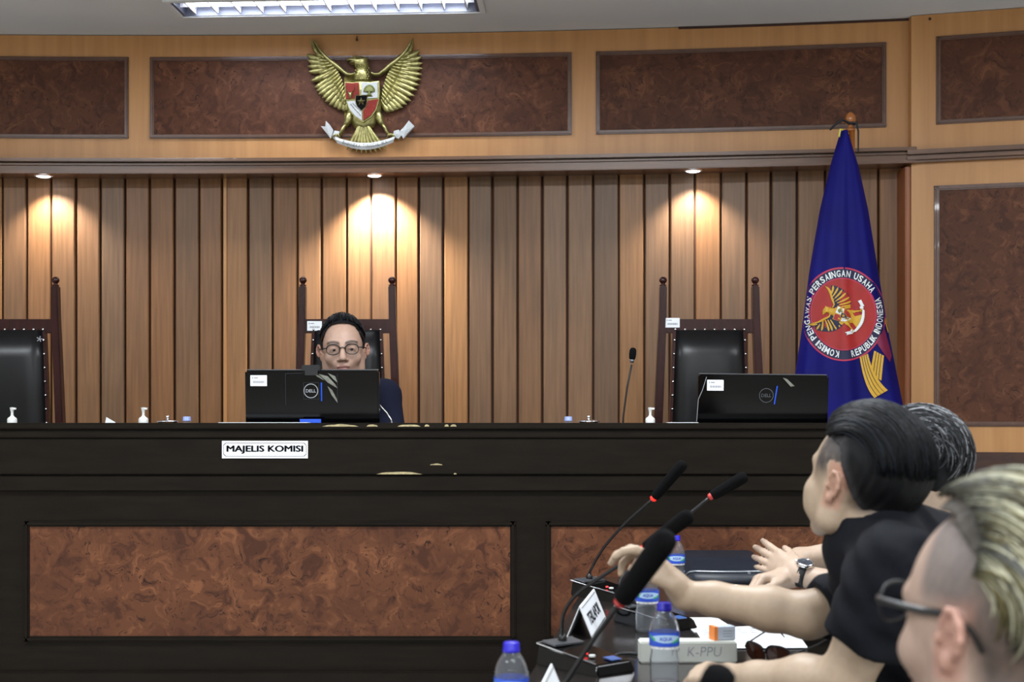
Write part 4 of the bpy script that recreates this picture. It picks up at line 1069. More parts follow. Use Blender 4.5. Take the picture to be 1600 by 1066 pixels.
# ---------------------------------------------------------------- anatomy
def head_frame(c, face, roll=0, pitch=0, sc=1.05):
    """local axes: +y forward, +x the person's left, +z up; face = world yaw direction (x, y)"""
    f = Vector((face[0], face[1], 0)).normalized(); l = Vector((-f.y, f.x, 0))
    R = Matrix((( l.x, f.x, 0), (l.y, f.y, 0), (0, 0, 1)))   # columns: local x, y, z... (x = left)
    R = Matrix(((l.x, f.x, 0), (l.y, f.y, 0), (0, 0, 1)))
    # the pair (left, forward, up) is left-handed, so mirror local x: local +x = right
    R = Matrix(((-l.x, f.x, 0), (-l.y, f.y, 0), (0, 0, 1)))
    Rl = Matrix.Rotation(roll, 3, 'Y')@Matrix.Rotation(pitch, 3, 'X')
    return Matrix.Translation(c)@(R@Rl).to_4x4()@Matrix.Scale(sc, 4)
def head(f, wide=1.0, ear_out=1.0, jaw=1.0, plump=0):
    if plump:
        for s in (-1, 1): f.ell((s*.041*wide, .048, -.046), (.031*plump, .033*plump, .036*plump), .02)
    f.ell((0, -.014, .034), (.0765*wide, .098, .090), .01)
    f.ell((0, .030, .008), (.068*wide, .060, .082), .02)
    f.ell((0, .040, -.040), (.056*wide, .048, .052), .02)
    for s in (-1, 1):
        f.cone((s*.052*wide*jaw, .0, -.062), (s*.014, .066, -.096), .022, .019, .02)
        f.cone((s*.058*wide, .0, -.02), (s*.054*wide*jaw, .0, -.062), .024, .022, .02)
        f.ell((s*.040*wide, .058, -.026), (.026, .024, .022), .015)
    f.ell((0, .074, -.093), (.022, .018, .018), .015)
    f.ell((0, .078, -.055), (.028, .018, .022), .015)
    for s in (-1, 1):
        f.cone((s*.010, .084, .024), (s*.046*wide, .070, .026), .009, .008, .012)
        f.ell((s*.031, .094, .004), (.020, .014, .013), .012, 'sub')
        f.ell((s*.031, .0705, .003), (.0165, .0150, .0125), .004)
        f.ell((s*.031, .0880, .0015), (.0135, .0110, .0037), .0025, 'sub')
    f.cone((0, .086, .018), (0, .106, -.026), .0085, .0115, .010)
    f.ell((0, .108, -.030), (.0120, .0110, .0100), .006)
    for s in (-1, 1):
        f.ell((s*.0140, .097, -.034), (.0080, .0100, .0075), .005)
        f.ell((s*.0065, .106, -.0415), (.0035, .0050, .0030), .003, 'sub')
    f.ell((0, .094, -.0585), (.0240, .0085, .0050), .005); f.ell((0, .0915, -.0685), (.0200, .0090, .0058), .005)
    f.ell((0, .1010, -.0632), (.0230, .0060, .0012), .0015, 'sub')
    for s in (-1, 1): ear(f, s, wide, ear_out)
    f.cone((0, -.025, -.045), (0, -.048, -.170), .054, .060, .02)
def ear(f, s, wide, out):
    x0 = .074*wide; pts = []
    for a, r_, o in ((195, 1, 0), (150, 1, .004), (110, 1, .007), (70, 1, .010), (30, 1, .013), (-5, .98, .014), (-35, .9, .012), (-65, .85, .008)):
        y = -.010+(-.0175)*math.cos(math.radians(a))*-1*-1; 
        yy = -.012-.0145*r_*math.cos(math.radians(a)); zz = .002+.0235*r_*math.sin(math.radians(a))
        pts.append((s*(x0+.005+o*out), yy, zz))
    f.chain(pts, [.0030, .0036, .0040, .0042, .0042, .0040, .0038, .0042], .0025)
    f.ell((s*(x0+.007*out), -.012, .003), (.0055, .0120, .020), .004)
    f.ell((s*(x0+.008), -.005, -.023), (.0055, .0080, .0090), .005)
    f.chain([(s*(x0+.013*out), -.018, .013), (s*(x0+.014*out), -.019, .0), (s*(x0+.012*out), -.015, -.011)], [.0024, .0028, .0026], .002)
    f.ell((s*(x0+.0155*out), -.008, -.004), (.0060, .0065, .0100), .002, 'sub')
    f.ell((s*(x0+.008), .0045, -.003), (.0050, .0040, .0060), .003)
def hand(f, wrist, d, n, s, curl=(.3, .3, .3, .3), spread=.06, thumb=(.8, .3), sc=1.0, tcurl=.3, two=1):
    """d: direction of the fingers, n: out of the back of the hand, s: towards the thumb"""
    d = Vector(d).normalized(); s = Vector(s); s = (s-d*s.dot(d)).normalized(); n_ = Vector(n); n = (n_-d*n_.dot(d)-s*n_.dot(s)).normalized()
    W = Vector(wrist); f.frame()
    q = lambda a, b, c: W+(d*a+s*b+n*c)*sc
    f.chain([q(-.01, 0, 0), q(.025, .010, 0), q(.088, .026, 0)], [.024*sc, .021*sc, .0125*sc], .012)
    f.chain([q(-.01, 0, 0), q(.025, -.008, 0), q(.084, -.026, -.002)], [.024*sc, .020*sc, .0115*sc], .012)
    f.chain([q(.02, 0, 0), q(.092, .006, .001)], [.020*sc, .0130*sc], .012); f.chain([q(.02, 0, 0), q(.090, -.012, .0)], [.020*sc, .0125*sc], .010)
    f.cone(q(.02, .018, -.006), q(.055, .026, -.008), .018*sc, .013*sc, .012)
    base = [(.092, .027), (.097, .008), (.093, -.011), (.085, -.028)]
    ln = [(.043, .026, .021), (.048, .030, .022), (.044, .028, .022), (.034, .021, .019)]
    for i in range(4):
        p = q(base[i][0], base[i][1], 0); ang = 0; tips = [p]; sp = spread*(1.5-i)
        for j in range(3):
            ang += curl[i]*(.9, 1.1, .8)[j]; dd = (d*math.cos(sp)+s*math.sin(sp)).normalized()
            v_ = dd*math.cos(ang)-n*math.sin(ang); p = p+v_*ln[i][j]*sc; tips.append(p)
        r0 = (.0092, .0096, .0090, .0080)[i]*sc
        f.chain(tips, [r0*1.08, r0, r0*.93, r0*.80], .0035)
    p = q(.030, .028, -.008); ta, tb = thumb; v_ = (d*math.cos(ta)+s*math.sin(ta)-n*tb).normalized(); tips = [p]
    for j, L_ in enumerate((.036, .030, .024)):
        tips.append(tips[-1]+v_*L_*sc); v_ = (v_+d*tcurl*.5-n*tcurl*.3-s*tcurl*.3).normalized()
    f.chain(tips, [.0145*sc, .0115*sc, .0105*sc, .0088*sc], .006)
def noise3(V, sc, seed=0):
    """cheap smooth value noise for numpy points"""
    r = np.random.RandomState(seed); out = np.zeros(len(V))
    for k in range(6):
        w_ = r.normal(size=3)*sc*(1+.6*k); out += np.sin(V@w_+r.uniform(0, 6.28))/(1+.5*k)
    return out/3
def lerp(a, b, t): return a*(1-t[:, None])+b*t[:, None]
def sm(x, a, b): t = np.clip((x-a)/(b-a), 0, 1); return t*t*(3-2*t)
def skin_colors(HM, base, stubble=None, lip=(150, 92, 84), beard=.0):
    Mi = np.array(HM.inverted()); base = np.array(srgb(*base)[:3]); red = np.array(srgb(186, 118, 100)[:3]); lipc = np.array(srgb(*lip)[:3]); dk = np.array(srgb(60, 54, 52)[:3])
    def fn(V):
        L = V@Mi[:3, :3].T+Mi[:3, 3]; c = np.repeat(base[None], len(V), 0)*(1+.05*noise3(V, 30, 1))[:, None]
        d = np.sqrt((L[:, 0]/.024)**2+((L[:, 1]-.096)/.016)**2+((L[:, 2]+.0635)/.0115)**2); c = lerp(c, lipc[None], 1-sm(d, .8, 1.15))
        er = sm(np.abs(L[:, 0]), .074, .084)*(1-sm(np.abs(L[:, 2]), .035, .045))*(1-sm(np.abs(L[:, 1]+.01), .018, .03)); c = lerp(c, red[None], er*.45)
        for s in (-1, 1):   # brows
            bz_ = .0255+.004*(1-((np.abs(L[:, 0])-.034)/.02)**2); e = (1-sm(np.abs(L[:, 2]-bz_), .0032, .0062))*(1-sm(np.abs(L[:, 0]-s*.032), .019, .025))*(L[:, 1] > .05)
            c = lerp(c, dk[None]*.6, e*.85)
        if beard: 
            e = (1-sm(L[:, 2], -.055, -.04))*sm(L[:, 2], -.13, -.11)*sm(L[:, 1], .03, .06)*(1-(1-sm(d, .8, 1.1))); c = lerp(c, dk[None], e*beard)
        if stubble is not None: c = stubble(L, c)
        return c
    return fn
def strands(name, HM, parent, n, cfun, r0=(.081, .104, .096), c0=(0, -.014, .034), lam=(-70, 70), th=(52, 185), lift=.004, rad=.0022, seed=1, jit=.003, drift=0, front_lift=0, seg=9, thfun=None, side=4, wild=0, root=1.0):
    """hair modelled as many tapered locks lying over the skull"""
    r = random.Random(seed); b = MB(); cols = []
    for i in range(n):
        l0 = math.radians(r.uniform(*lam)); t0, t1 = th
        if thfun: t0, t1 = thfun(math.degrees(l0), r)
        t0 = math.radians(t0+r.uniform(-4, 4)); t1 = math.radians(t1+r.uniform(-18, 6)); up = r.uniform(.3, 1)*jit; dr = math.radians(drift*(1+r.uniform(-.4, .4))+r.uniform(-wild, wild)); pts = []; rr = []
        ra = rad*r.uniform(.6, 1.3); ww = r.uniform(0, 6.28)
        for k in range(seg+1):
            t = k/seg; a = t0+(t1-t0)*t; l = l0+dr*t+math.radians(2.0)*math.sin(3*t+ww)
            gain = 1+(lift*math.sin(math.pi*min(1, .15+t*.85))+up+front_lift*max(0, 1-t*2.2))/.095
            x = r0[0]*math.sin(l)*gain; y = r0[1]*math.cos(l)*math.cos(a)*gain; z = r0[2]*math.cos(l)*math.sin(a)*gain
            pts.append(HM@Vector((c0[0]+x, c0[1]+y, c0[2]+z))); rr.append(ra*(.35+.65*math.sin(math.pi*min(.93, .12+t*.85))))
        nb = len(b.v); b.tube(pts, rr, side); c = cfun(r, math.degrees(l0))
        for k in range(seg+1):
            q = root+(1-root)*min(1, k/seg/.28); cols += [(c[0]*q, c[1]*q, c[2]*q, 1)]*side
    return mesh(name, b.v, b.f, M['hair'], parent, True, cols=cols)
def hair_cap(HM, parent, keep, thick=.006, noise_amp=.0015, step=.0035, col=(16, 16, 20), name='hair', sc3=(1, 1, 1), top=0, mat=None, colfn=None):
    """close-cropped hair: a shell over the skull, kept where keep(local) < 0"""
    c = HM@Vector((0, -.01, .03)); R_ = .135*HM.to_scale()[0]+.01
    f = Field(np.arange(c.x-R_, c.x+R_, step), np.arange(c.y-R_, c.y+R_, step), np.arange(c.z-R_, c.z+R_, step)); f.frame(HM)
    f.ell((0, -.014, .034+top*.5), (.0765*sc3[0]+thick, .098*sc3[1]+thick, .090*sc3[2]+thick+top*.5), .01)
    f.ell((0, .026, .014+top*.4), (.066*sc3[0]+thick, .060*sc3[1]+thick, .082*sc3[2]+thick+top*.4), .02)
    X, Y, Z = np.meshgrid(f.x, f.y, f.z, indexing='ij', sparse=True); Mi = np.array(HM.inverted(), dtype=np.float32)
    L = [Mi[i, 0]*X+Mi[i, 1]*Y+Mi[i, 2]*Z+Mi[i, 3] for i in range(3)]
    f.g = f.g+noise_amp*(np.sin(L[0]*420+3*np.sin(L[1]*60))*np.sin(L[1]*90+L[2]*70)).astype(np.float32)
    f.g = np.maximum(f.g, keep(L).astype(np.float32)*f.sc)
    cb_ = np.array(srgb(*col)[:3])
    return build_field(f, name, mat or M['hair'], parent, (lambda V: colfn(V@Mi[:3, :3].T.astype(float)+Mi[:3, 3], cb_)) if colfn else (lambda V: np.repeat(cb_[None], len(V), 0)), relax=1)
def eyes(HM, parent, look=(0, 0)):
    for s in (-1, 1):
        b = MB(); p = HM@Vector((s*.031, .0695, .0025)); sc_ = HM.to_scale()[0]; b.sphere(p, .0125*sc_, 16); e = b.build('eyeball', M['eyew'], parent, smooth=True)
        b = MB(); p2 = HM@Vector((s*.031+look[0], .0768, .0020+look[1])); b.sphere(p2, .0068*sc_, 12, (1, 1, 1), None)
        b.build('iris', M['iris'], e, smooth=True)
M['eyew'] = plain('eye_white', (176, 168, 162), .15); M['iris'] = plain('iris_dark', (28, 18, 14), .1)
M['lens'] = NT('spectacle_lens').set(col=(.80, .82, .84, 1), rough=.02, trans=1.0, ior=1.02).m
def spectacles(HM, label, frame_mat, lens_w=.024, lens_h=.018, rad=.0014, rimless_bottom=False, dy=.103, dz=.002, thick=1.0):
    r = thing('eyeglasses', tuple(HM@Vector((0, dy, dz))), label, 'glasses')
    for s in (-1, 1):
        pts = []; n = 28
        for i in range(n+1):
            a = 2*math.pi*i/n; cx_ = abs(math.cos(a))**.85*(1 if math.cos(a) > 0 else -1); sz = abs(math.sin(a))**.85*(1 if math.sin(a) > 0 else -1)
            x = s*(.033)+lens_w*cx_; pts.append(HM@Vector((x, dy-.25*max(0, abs(x)-.03), dz+lens_h*sz)))
        b = MB(); b.tube(pts, [rad*(1.5 if math.sin(2*math.pi*i/n) > .2 else 1) for i in range(n+1)], 6); b.build('rim', frame_mat, r, smooth=True)
        ctr = HM@Vector((s*.033, dy-.001, dz)); vs = [ctr]+pts[:-1]; mesh('lens', vs, [(0, i+1, (i+1) % n+1) for i in range(n)], M['lens'], r)
        xo = s*(.033+lens_w)
        b = MB(); b.tube([HM@Vector((xo, dy-.006, dz+.006)), HM@Vector((s*.072, dy-.020, dz+.006)), HM@Vector((s*.0825, .03, dz+.006)), HM@Vector((s*.0835, -.010, dz+.008)), HM@Vector((s*.080, -.026, dz-.004)), HM@Vector((s*.076, -.036, dz-.022))], [rad*1.2*thick, rad*1.4*thick, rad*1.4*thick, rad*1.3*thick, rad*thick, rad*thick], 6); b.build('temple', frame_mat, r, smooth=True)
    b = MB(); b.tube([HM@Vector((-.033+lens_w-.001, dy, dz+.004)), HM@Vector((0, dy+.004, dz+.008)), HM@Vector((.033-lens_w+.001, dy, dz+.004))], rad*1.2, 6); b.build('bridge', frame_mat, r, smooth=True)
    return r
# ================================================================ SEATED MAN behind the bench
DJ = 5.33; sJ = 1.04
HJ = head_frame(P(536, 549, DJ), (.10, -1), roll=math.radians(2.5), pitch=math.radians(0), sc=sJ)
pj = thing('person', (P(535, 0, 5.5).x, 5.55, .32), 'man in glasses and dark navy suit seated in the middle chair behind the monitor', 'person')
x0 = P(535, 555, DJ)
f = Field(grid(x0.x-.30, x0.x+.32, .012, [(x0.x-.11, x0.x+.11, .0032)]), grid(5.05, 5.80, .012, [(DJ-.16, DJ+.14, .0032)]), grid(.30, x0.z+.17, .012, [(x0.z-.16, x0.z+.17, .0032)]))
f.frame(HJ); head(f, .95, 1.35, .98); f.frame()
nk = Vector((x0.x+.015, 5.47, x0.z-.10)); ch = Vector((x0.x+.02, 5.51, x0.z-.36)); pv = Vector((x0.x, 5.52, .86))
f.cone(HJ@Vector((0, -.03, -.08)), nk, .056, .062, .02)
f.ell(ch, (.155, .10, .19), .04); f.ell(pv, (.16, .11, .15), .05); f.cone(ch, pv, .11, .12, .05)
shs = []
for s in (-1, 1):
    sh_ = nk+Vector((s*.120, .02, -.050)); el = Vector((sh_.x+s*.05, 5.40, 1.20)); wr_ = Vector((x0.x+s*.10, 5.27, 1.185)); shs.append((s, sh_, el, wr_))
    f.cone(nk+Vector((s*.02, 0, -.02)), sh_, .050, .058, .04); f.cone(sh_, el, .052, .040, .02); f.cone(el, wr_, .040, .026, .01)
    hand(f, wr_, (-s*.8, -.3, 0), (0, 0, 1), (0, -1, 0) if 1 else 0, (.4, .4, .45, .5)); f.frame()
    hp = pv+Vector((s*.09, 0, -.06)); kn = Vector((hp.x+s*.03, 5.16, .80)); ft = Vector((kn.x, 5.20, .40)); f.cone(hp, kn, .085, .06, .03); f.cone(kn, ft, .055, .04, .02); f.cone(ft, ft+Vector((0, -.10, -.035)), .04, .032, .02)
build_field(f, 'body', M['skin'], pj, skin_colors(HJ, (182, 148, 130), lip=(132, 88, 80), beard=.18))
# jacket
f = Field(grid(x0.x-.36, x0.x+.40, .008), grid(5.05, 5.80, .009), grid(.80, x0.z-.04, .008))
f.ell(ch+Vector((0, 0, -.01)), (.172, .118, .20), .04); f.ell(pv, (.18, .13, .16), .05)
for s, sh_, el, wr_ in shs:
    f.cone(nk+Vector((s*.025, .01, -.03)), sh_+Vector((s*.008, 0, -.002)), .052, .064, .03); f.cone(sh_+Vector((s*.008, 0, 0)), el, .064, .052, .02); f.cone(el, el+(wr_-el)*.92, .052, .040, .015, flat=1.0)
f.cone(nk+Vector((0, .0, -.03)), nk+Vector((0, -.02, .10)), .050, .066, .01, 'sub')
jk = build_field(f, 'suit_jacket', M['navy'], pj)
M['shirtw'] = plain('shirt_pale_blue', (176, 182, 204), .8)
b = MB(); q = nk+Vector((0, -.005, -.005)); b.lathe([(.066, -.03), (.070, .0), (.066, .026), (.062, .026), (.062, -.03)], q, 24, (0, -.25, 1)); b.build('shirt_collar', M['shirtw'], pj, smooth=True)
fl_ = Field(grid(x0.x-.26, x0.x+.26, .014), grid(5.08, 5.70, .014), grid(.32, 1.0, .014))
for s in (-1, 1):
    hp = pv+Vector((s*.09, 0, -.06)); kn = Vector((hp.x+s*.03, 5.16, .80)); ft = Vector((kn.x, 5.20, .42)); fl_.cone(hp, kn, .10, .075, .03); fl_.cone(kn, ft, .07, .065, .02)
build_field(fl_, 'trousers', M['navy'], pj)
def keepJ(L):   # hairline: receding, ends above the ears
    x, y, z = L; ax = np.abs(x)
    line = np.where(y > .0, .082+.016*np.sqrt(np.maximum(0, 1-(ax/.05)**2))-2.8*np.maximum(0, ax-.052)**1*.75, .02)
    front = (line-z)                                   # below the line is skin
    side = np.where(y > .022, front, np.where(y > -.02, .004-z, -.055-z))
    tmpl = (y-.042)-.9*np.maximum(0, z-.07)*1.0
    return np.where(z > .078-.0*ax, np.maximum(side, (y-.066-.25*np.maximum(0, .035-ax))), np.maximum(side, tmpl-.0))
hair_cap(HJ, pj, keepJ, .0070, .0018, .003, (15, 15, 19), top=.003, sc3=(.93, 1, 1))
def cJ(r, l): g = r.choice([8, 12, 18, 60 if r.random() < .35 else 14]); return srgb(g+4, g+4, g+9)
strands('hair_locks', HJ, pj, 260, cJ, (.077, .106, .098), (0, -.014, .034), (-72, 72), (50, 140), .004, .0014, 5, .006, wild=16, front_lift=.004)
eyes(HJ, pj, (-.001, -.001))
spectacles(HJ, 'dark thin-rimmed glasses worn by the man in the navy suit', M['black'], .0235, .0180, .0016)

# ================================================================ MAN IN THE MIDDLE (black polo, reaching for the microphone)
ph = math.radians(54); fm_ = (-math.cos(ph), math.sin(ph))
DM = 2.62; cM = P(1352, 755, DM)
HM_ = head_frame(cM, fm_, pitch=math.radians(13), sc=1.06)
pm = thing('person', (.74, 2.60, 0), 'man with short black hair in a black polo shirt reaching out to a microphone', 'person')
nkM = P(1376, 842, 2.64); ccM = P(1364, 826, 2.62); axM = Vector((-.46, .06, .88)).normalized(); chM = P(1462, 965, 2.66); pvM = Vector((.90, 2.66, .55))
shR = P(1432, 905, 2.86); elR = P(1262, 962, 2.80); wrR = P(1068, 928, 2.86)
shL = P(1402, 892, 2.43); elL = P(1318, 1066, 2.48); wrL = P(1150, 1062, 2.66)
f = Field(grid(.18, 1.06, .011, [(.20, .50, .0036), (.50, .78, .0032)]), grid(2.30, 3.05, .011, [(2.44, 2.95, .0036)]), grid(.0, 1.36, .011, [(.76, .98, .0036), (cM.z-.16, 1.36, .0032)]))
f.frame(HM_); head(f, 1.13, .85, 1.16, 1.0); f.frame()
f.cone(HM_@Vector((0, -.025, -.05)), nkM, .058, .058, .02)
f.ell(chM, (.13, .15, .17), .04); f.ell(pvM+Vector((0, 0, .06)), (.15, .17, .16), .05); f.cone(chM, pvM, .12, .13, .05)
f.cone(nkM, shR, .06, .060, .04); f.cone(nkM, shL, .06, .060, .04)
f.chain([shR, shR+(elR-shR)*.5, elR], [.056, .054, .044], .02); f.chain([elR, elR+(wrR-elR)*.3, elR+(wrR-elR)*.75, wrR], [.044, .043, .032, .027], .02)
f.chain([shL, shL+(elL-shL)*.5, elL], [.056, .052, .044], .02); f.chain([elL, elL+(wrL-elL)*.35, elL+(wrL-elL)*.8, wrL], [.044, .045, .032, .027], .02)
# right hand: fingers stretched up-left around the gooseneck
hand(f, wrR, (-.62, .05, .78), (.78, .05, .62), (0, -1, 0), (.52, .66, .82, .95), .05, (.15, .55), 1.0, .2)
hand(f, wrL, P(1080, 1050, 2.74)-wrL, (0, -.25, 1), (0, .9, .2), (.75, .8, .85, .9), .03, (.35, .25), 1.0, .5); f.frame()
for s, off in ((-1, -.11), (1, .11)):
    hp = pvM+Vector((-.02, off, -.02)); kn = Vector((.42, 2.66+off*1.4, .52)); ft = Vector((.46, 2.66+off*1.4, .09)); f.cone(hp, kn, .09, .06, .03); f.cone(kn, ft, .055, .04, .02); f.cone(ft, ft+Vector((-.14, 0, -.045)), .042, .034, .02)
def stubM(L, c):
    x, y, z = L[:, 0], L[:, 1], L[:, 2]; dk = np.array(srgb(44, 42, 46)[:3])
    e = sm(z+.3*y, .000, .046)*(1-sm(y, .046, .064))*(1-.25*noise3(L, 120, 4)); e2 = sm(-y, .02, .05)*sm(z, -.06, -.03)*(np.abs(z) < .3)
    e = np.clip(np.maximum(e, e2*sm(z, -.055, -.02)), 0, 1)
    ear_ = (np.abs(x) > .083*1.0)&(z < .04)&(z > -.045)
    return lerp(c, dk[None], np.where(ear_, 0, e)*.92)
build_field(f, 'body', M['skin'], pm, skin_colors(HM_, (178, 155, 132), stubM))
def keepM(L):
    x, y, z = L; ax = np.abs(x)
    base_ = np.where(y < -.002, .066-2.2*(-.002-y), .066+.25*np.maximum(0, y)); base_ = np.maximum(base_, -.060)
    return np.maximum(base_-z, y-.062-.1*z)
def fadeM(L, cb_):
    y, z = L[:, 1], L[:, 2]; b_ = np.where(y < -.002, .066-2.2*(-.002-y), .066+.25*np.maximum(0, y)); b_ = np.maximum(b_, -.060)
    t = sm((z-b_)*np.where(y < -.002, .42, 1), .0, .024); g = np.array(srgb(62, 60, 62)[:3]); return lerp(np.repeat(g[None], len(L), 0), cb_[None], t)
hair_cap(HM_, pm, keepM, .007, .0012, .0035, (9, 9, 12), top=.006, sc3=(1.08, 1.02, 1), colfn=fadeM)
def cM_(r, l): g = r.choice([5, 7, 10, 14]); return srgb(g, g+1, g+4) if r.random() < .86 else srgb(24, 30, 40)
strands('hair_locks', HM_, pm, 900, cM_, (.088, .106, .101), (0, -.014, .036), (-60, 50), (48, 175), .003, .0015, 8, .006, front_lift=.007, drift=8, wild=5)
# polo shirt
f = Field(grid(.40, 1.10, .0055), grid(2.28, 3.06, .006), grid(.50, 1.24, .0055))
f.ell(chM, (.155, .180, .20), .04); f.ell(pvM+Vector((0, 0, .06)), (.175, .195, .18), .05); f.cone(chM, pvM, .135, .15, .05); f.cone(ccM-axM*.06+Vector((-.025, 0, -.02)), chM, .088, .14, .03)
f.cone(nkM+Vector((0, 0, .0)), shR+Vector((0, 0, -.01)), .078, .074, .05); f.cone(nkM+Vector((0, 0, .0)), shL+Vector((0, 0, -.01)), .078, .080, .05)
f.cone(shR, elR, .072, .064, .02, flat=.90); f.cone(shL, elL, .080, .070, .02, flat=.66); f.cone(ccM-axM*.06, ccM-axM*.006, .098, .088, .03)
f.cone(ccM-axM*.025, ccM+axM*.10, .062, .078, .006, 'sub')
X, Y, Z = np.meshgrid(f.x, f.y, f.z, indexing='ij', sparse=True)
f.g = f.g+(.0048*np.sin(X*70+Z*55+2*np.sin(Y*22))*np.sin(Z*38-Y*25+1)+.0018*np.sin(X*30-Z*95+Y*40)).astype(np.float32)
build_field(f, 'polo_shirt', M['shirtb'], pm)
b = MB(); ax = axM; cc = ccM+axM*.004
vs = []; fs = []; n = 40; q = Vector((0, 0, 1)).rotation_difference(ax)
for (rr, zz) in ((.074, .022), (.092, -.018), (.096, -.016), (.078, .026), (.074, .022)):
    for i in range(n):
        a = 2*math.pi*i/n; dip = .018*max(0, math.cos(a-math.pi))**3; vs.append(cc+q@Vector((rr*math.cos(a)*(1+.12*max(0, -math.cos(a))**4), rr*.94*math.sin(a), zz-dip*(1 if zz < 0 else .4))))
fs = [(j*n+i, j*n+(i+1) % n, (j+1)*n+(i+1) % n, (j+1)*n+i) for j in range(4) for i in range(n)]
b.addv(vs, fs); b.build('collar', M['shirtn'], pm, smooth=True)
f = Field(grid(.30, 1.10, .014), grid(2.35, 3.0, .014), grid(.07, .80, .014)); f.ell(pvM, (.17, .19, .14), .05)
for off in (-.11, .11):
    hp = pvM+Vector((-.02, off, -.02)); kn = Vector((.42, 2.66+off*1.4, .52)); ft = Vector((.46, 2.66+off*1.4, .10)); f.cone(hp, kn, .105, .078, .03); f.cone(kn, ft, .073, .068, .02)
build_field(f, 'trousers', M['trouser'], pm)

# ================================================================ FAR MAN (grey streaked hair, watch)
DFm = 3.18; cF = P(1424, 738, DFm); ph = math.radians(14)
HF = head_frame(cF, (-math.cos(ph), math.sin(ph)), pitch=math.radians(4), sc=1.05)
pf = thing('person', (1.02, 3.45, 0), 'man with grey-streaked black hair, face hidden behind the man in the polo shirt', 'person')
nkF = cF+Vector((.05, .0, -.17)); chF = nkF+Vector((.03, .06, -.20)); pvF = Vector((1.08, 3.36, .55))
shRF = nkF+Vector((.0, .22, -.06)); shLF = nkF+Vector((.0, -.16, -.06))
wW = P(1246, 897, 3.72); elW = P(1372, 935, 3.62)       # watch arm (his left)
wB = P(1248, 873, 3.88); elB = P(1365, 862, 3.92)       # other forearm
f = Field(grid(.55, 1.30, .012, [(.56, .84, .0036), (cF.x-.12, cF.x+.13, .004)]), grid(3.02, 4.06, .012, [(3.08, 3.30, .004), (3.62, 3.98, .0036)]), grid(.0, 1.36, .012, [(.82, .99, .0036), (cF.z-.14, 1.36, .004)]))
f.frame(HF); head(f, 1, 1.1); f.frame()
f.cone(HF@Vector((0, -.025, -.05)), nkF, .056, .062, .02)
f.ell(chF, (.13, .15, .18), .04); f.cone(chF, pvF, .12, .14, .05)
f.cone(nkF, shRF, .055, .056, .04); f.cone(nkF, shLF, .055, .056, .04)
f.chain([shLF, elW], [.055, .042], .02); f.chain([elW, elW+(wW-elW)*.4, wW], [.042, .040, .027], .02)
f.chain([shRF, elB], [.055, .042], .02); f.chain([elB, elB+(wB-elB)*.4, wB], [.042, .040, .027], .02)
hand(f, wW, P(1176, 860, 3.86)-wW, (-.1, -.75, .65), (.1, .4, .8), (.14, .14, .16, .16), .07, (.25, .35), 1.0, .1)
wU = P(1232, 903, 3.74); f.frame(); f.cone(wB, wU, .026, .024, .02)
hand(f, wU, P(1160, 906, 3.70)-wU, (0, -.2, 1), (0, -1, .2), (.9, .95, 1.0, 1.0), .02, (.4, .3), .95, .6); f.frame()
for off in (-.11, .11):
    hp = pvF+Vector((-.02, off, -.02)); kn = Vector((.74, 3.36+off*1.4, .52)); ft = Vector((.78, 3.36+off*1.4, .09)); f.cone(hp, kn, .09, .06, .03); f.cone(kn, ft, .055, .04, .02); f.cone(ft, ft+Vector((-.14, 0, -.045)), .042, .034, .02)
build_field(f, 'body', M['skin'], pf, skin_colors(HF, (184, 160, 140)))
def keepF(L):
    x, y, z = L; b_ = np.where(y < -.022, -.058, .030); b_ = np.where((y < -.0) & (y >= -.022), .036, b_)
    return np.maximum(b_-z, y-.058)
hair_cap(HF, pf, keepF, .009, .002, .004, (20, 21, 24), top=.006)
def cF_(r, l):
    if r.random() < .32 and l > -70: g = r.choice([90, 120, 150, 170]); return srgb(g, g+2, g+6)
    g = r.choice([14, 22, 34, 50]); return srgb(g, g+1, g+4)
strands('hair_locks', HF, pf, 1000, cF_, (.087, .106, .104), (0, -.014, .034), (-74, 74), (60, 215), .003, .0012, 12, .007, wild=26, thfun=lambda l, r: (r.uniform(55, 120), r.uniform(130, 215)))
f = Field(grid(.80, 1.36, .009), grid(3.0, 4.05, .009), grid(.50, 1.20, .009))
f.ell(chF, (.148, .172, .20), .04); f.cone(chF, pvF, .135, .16, .05)
f.cone(nkF, shRF, .062, .070, .04); f.cone(nkF, shLF, .062, .070, .04); f.cone(shRF, elB, .072, .064, .02, flat=.70); f.cone(shLF, elW, .072, .062, .02, flat=.66)
f.cone(nkF, HF@Vector((0, -.02, -.06)), .056, .085, .008, 'sub')
build_field(f, 'shirt', M['shirtn'], pf)
f = Field(grid(.60, 1.30, .014), grid(3.05, 3.7, .014), grid(.07, .80, .014)); f.ell(pvF, (.17, .19, .14), .05)
for off in (-.11, .11):
    hp = pvF+Vector((-.02, off, -.02)); kn = Vector((.74, 3.36+off*1.4, .52)); ft = Vector((.78, 3.36+off*1.4, .10)); f.cone(hp, kn, .105, .078, .03); f.cone(kn, ft, .073, .068, .02)
build_field(f, 'trousers', M['trouser'], pf)
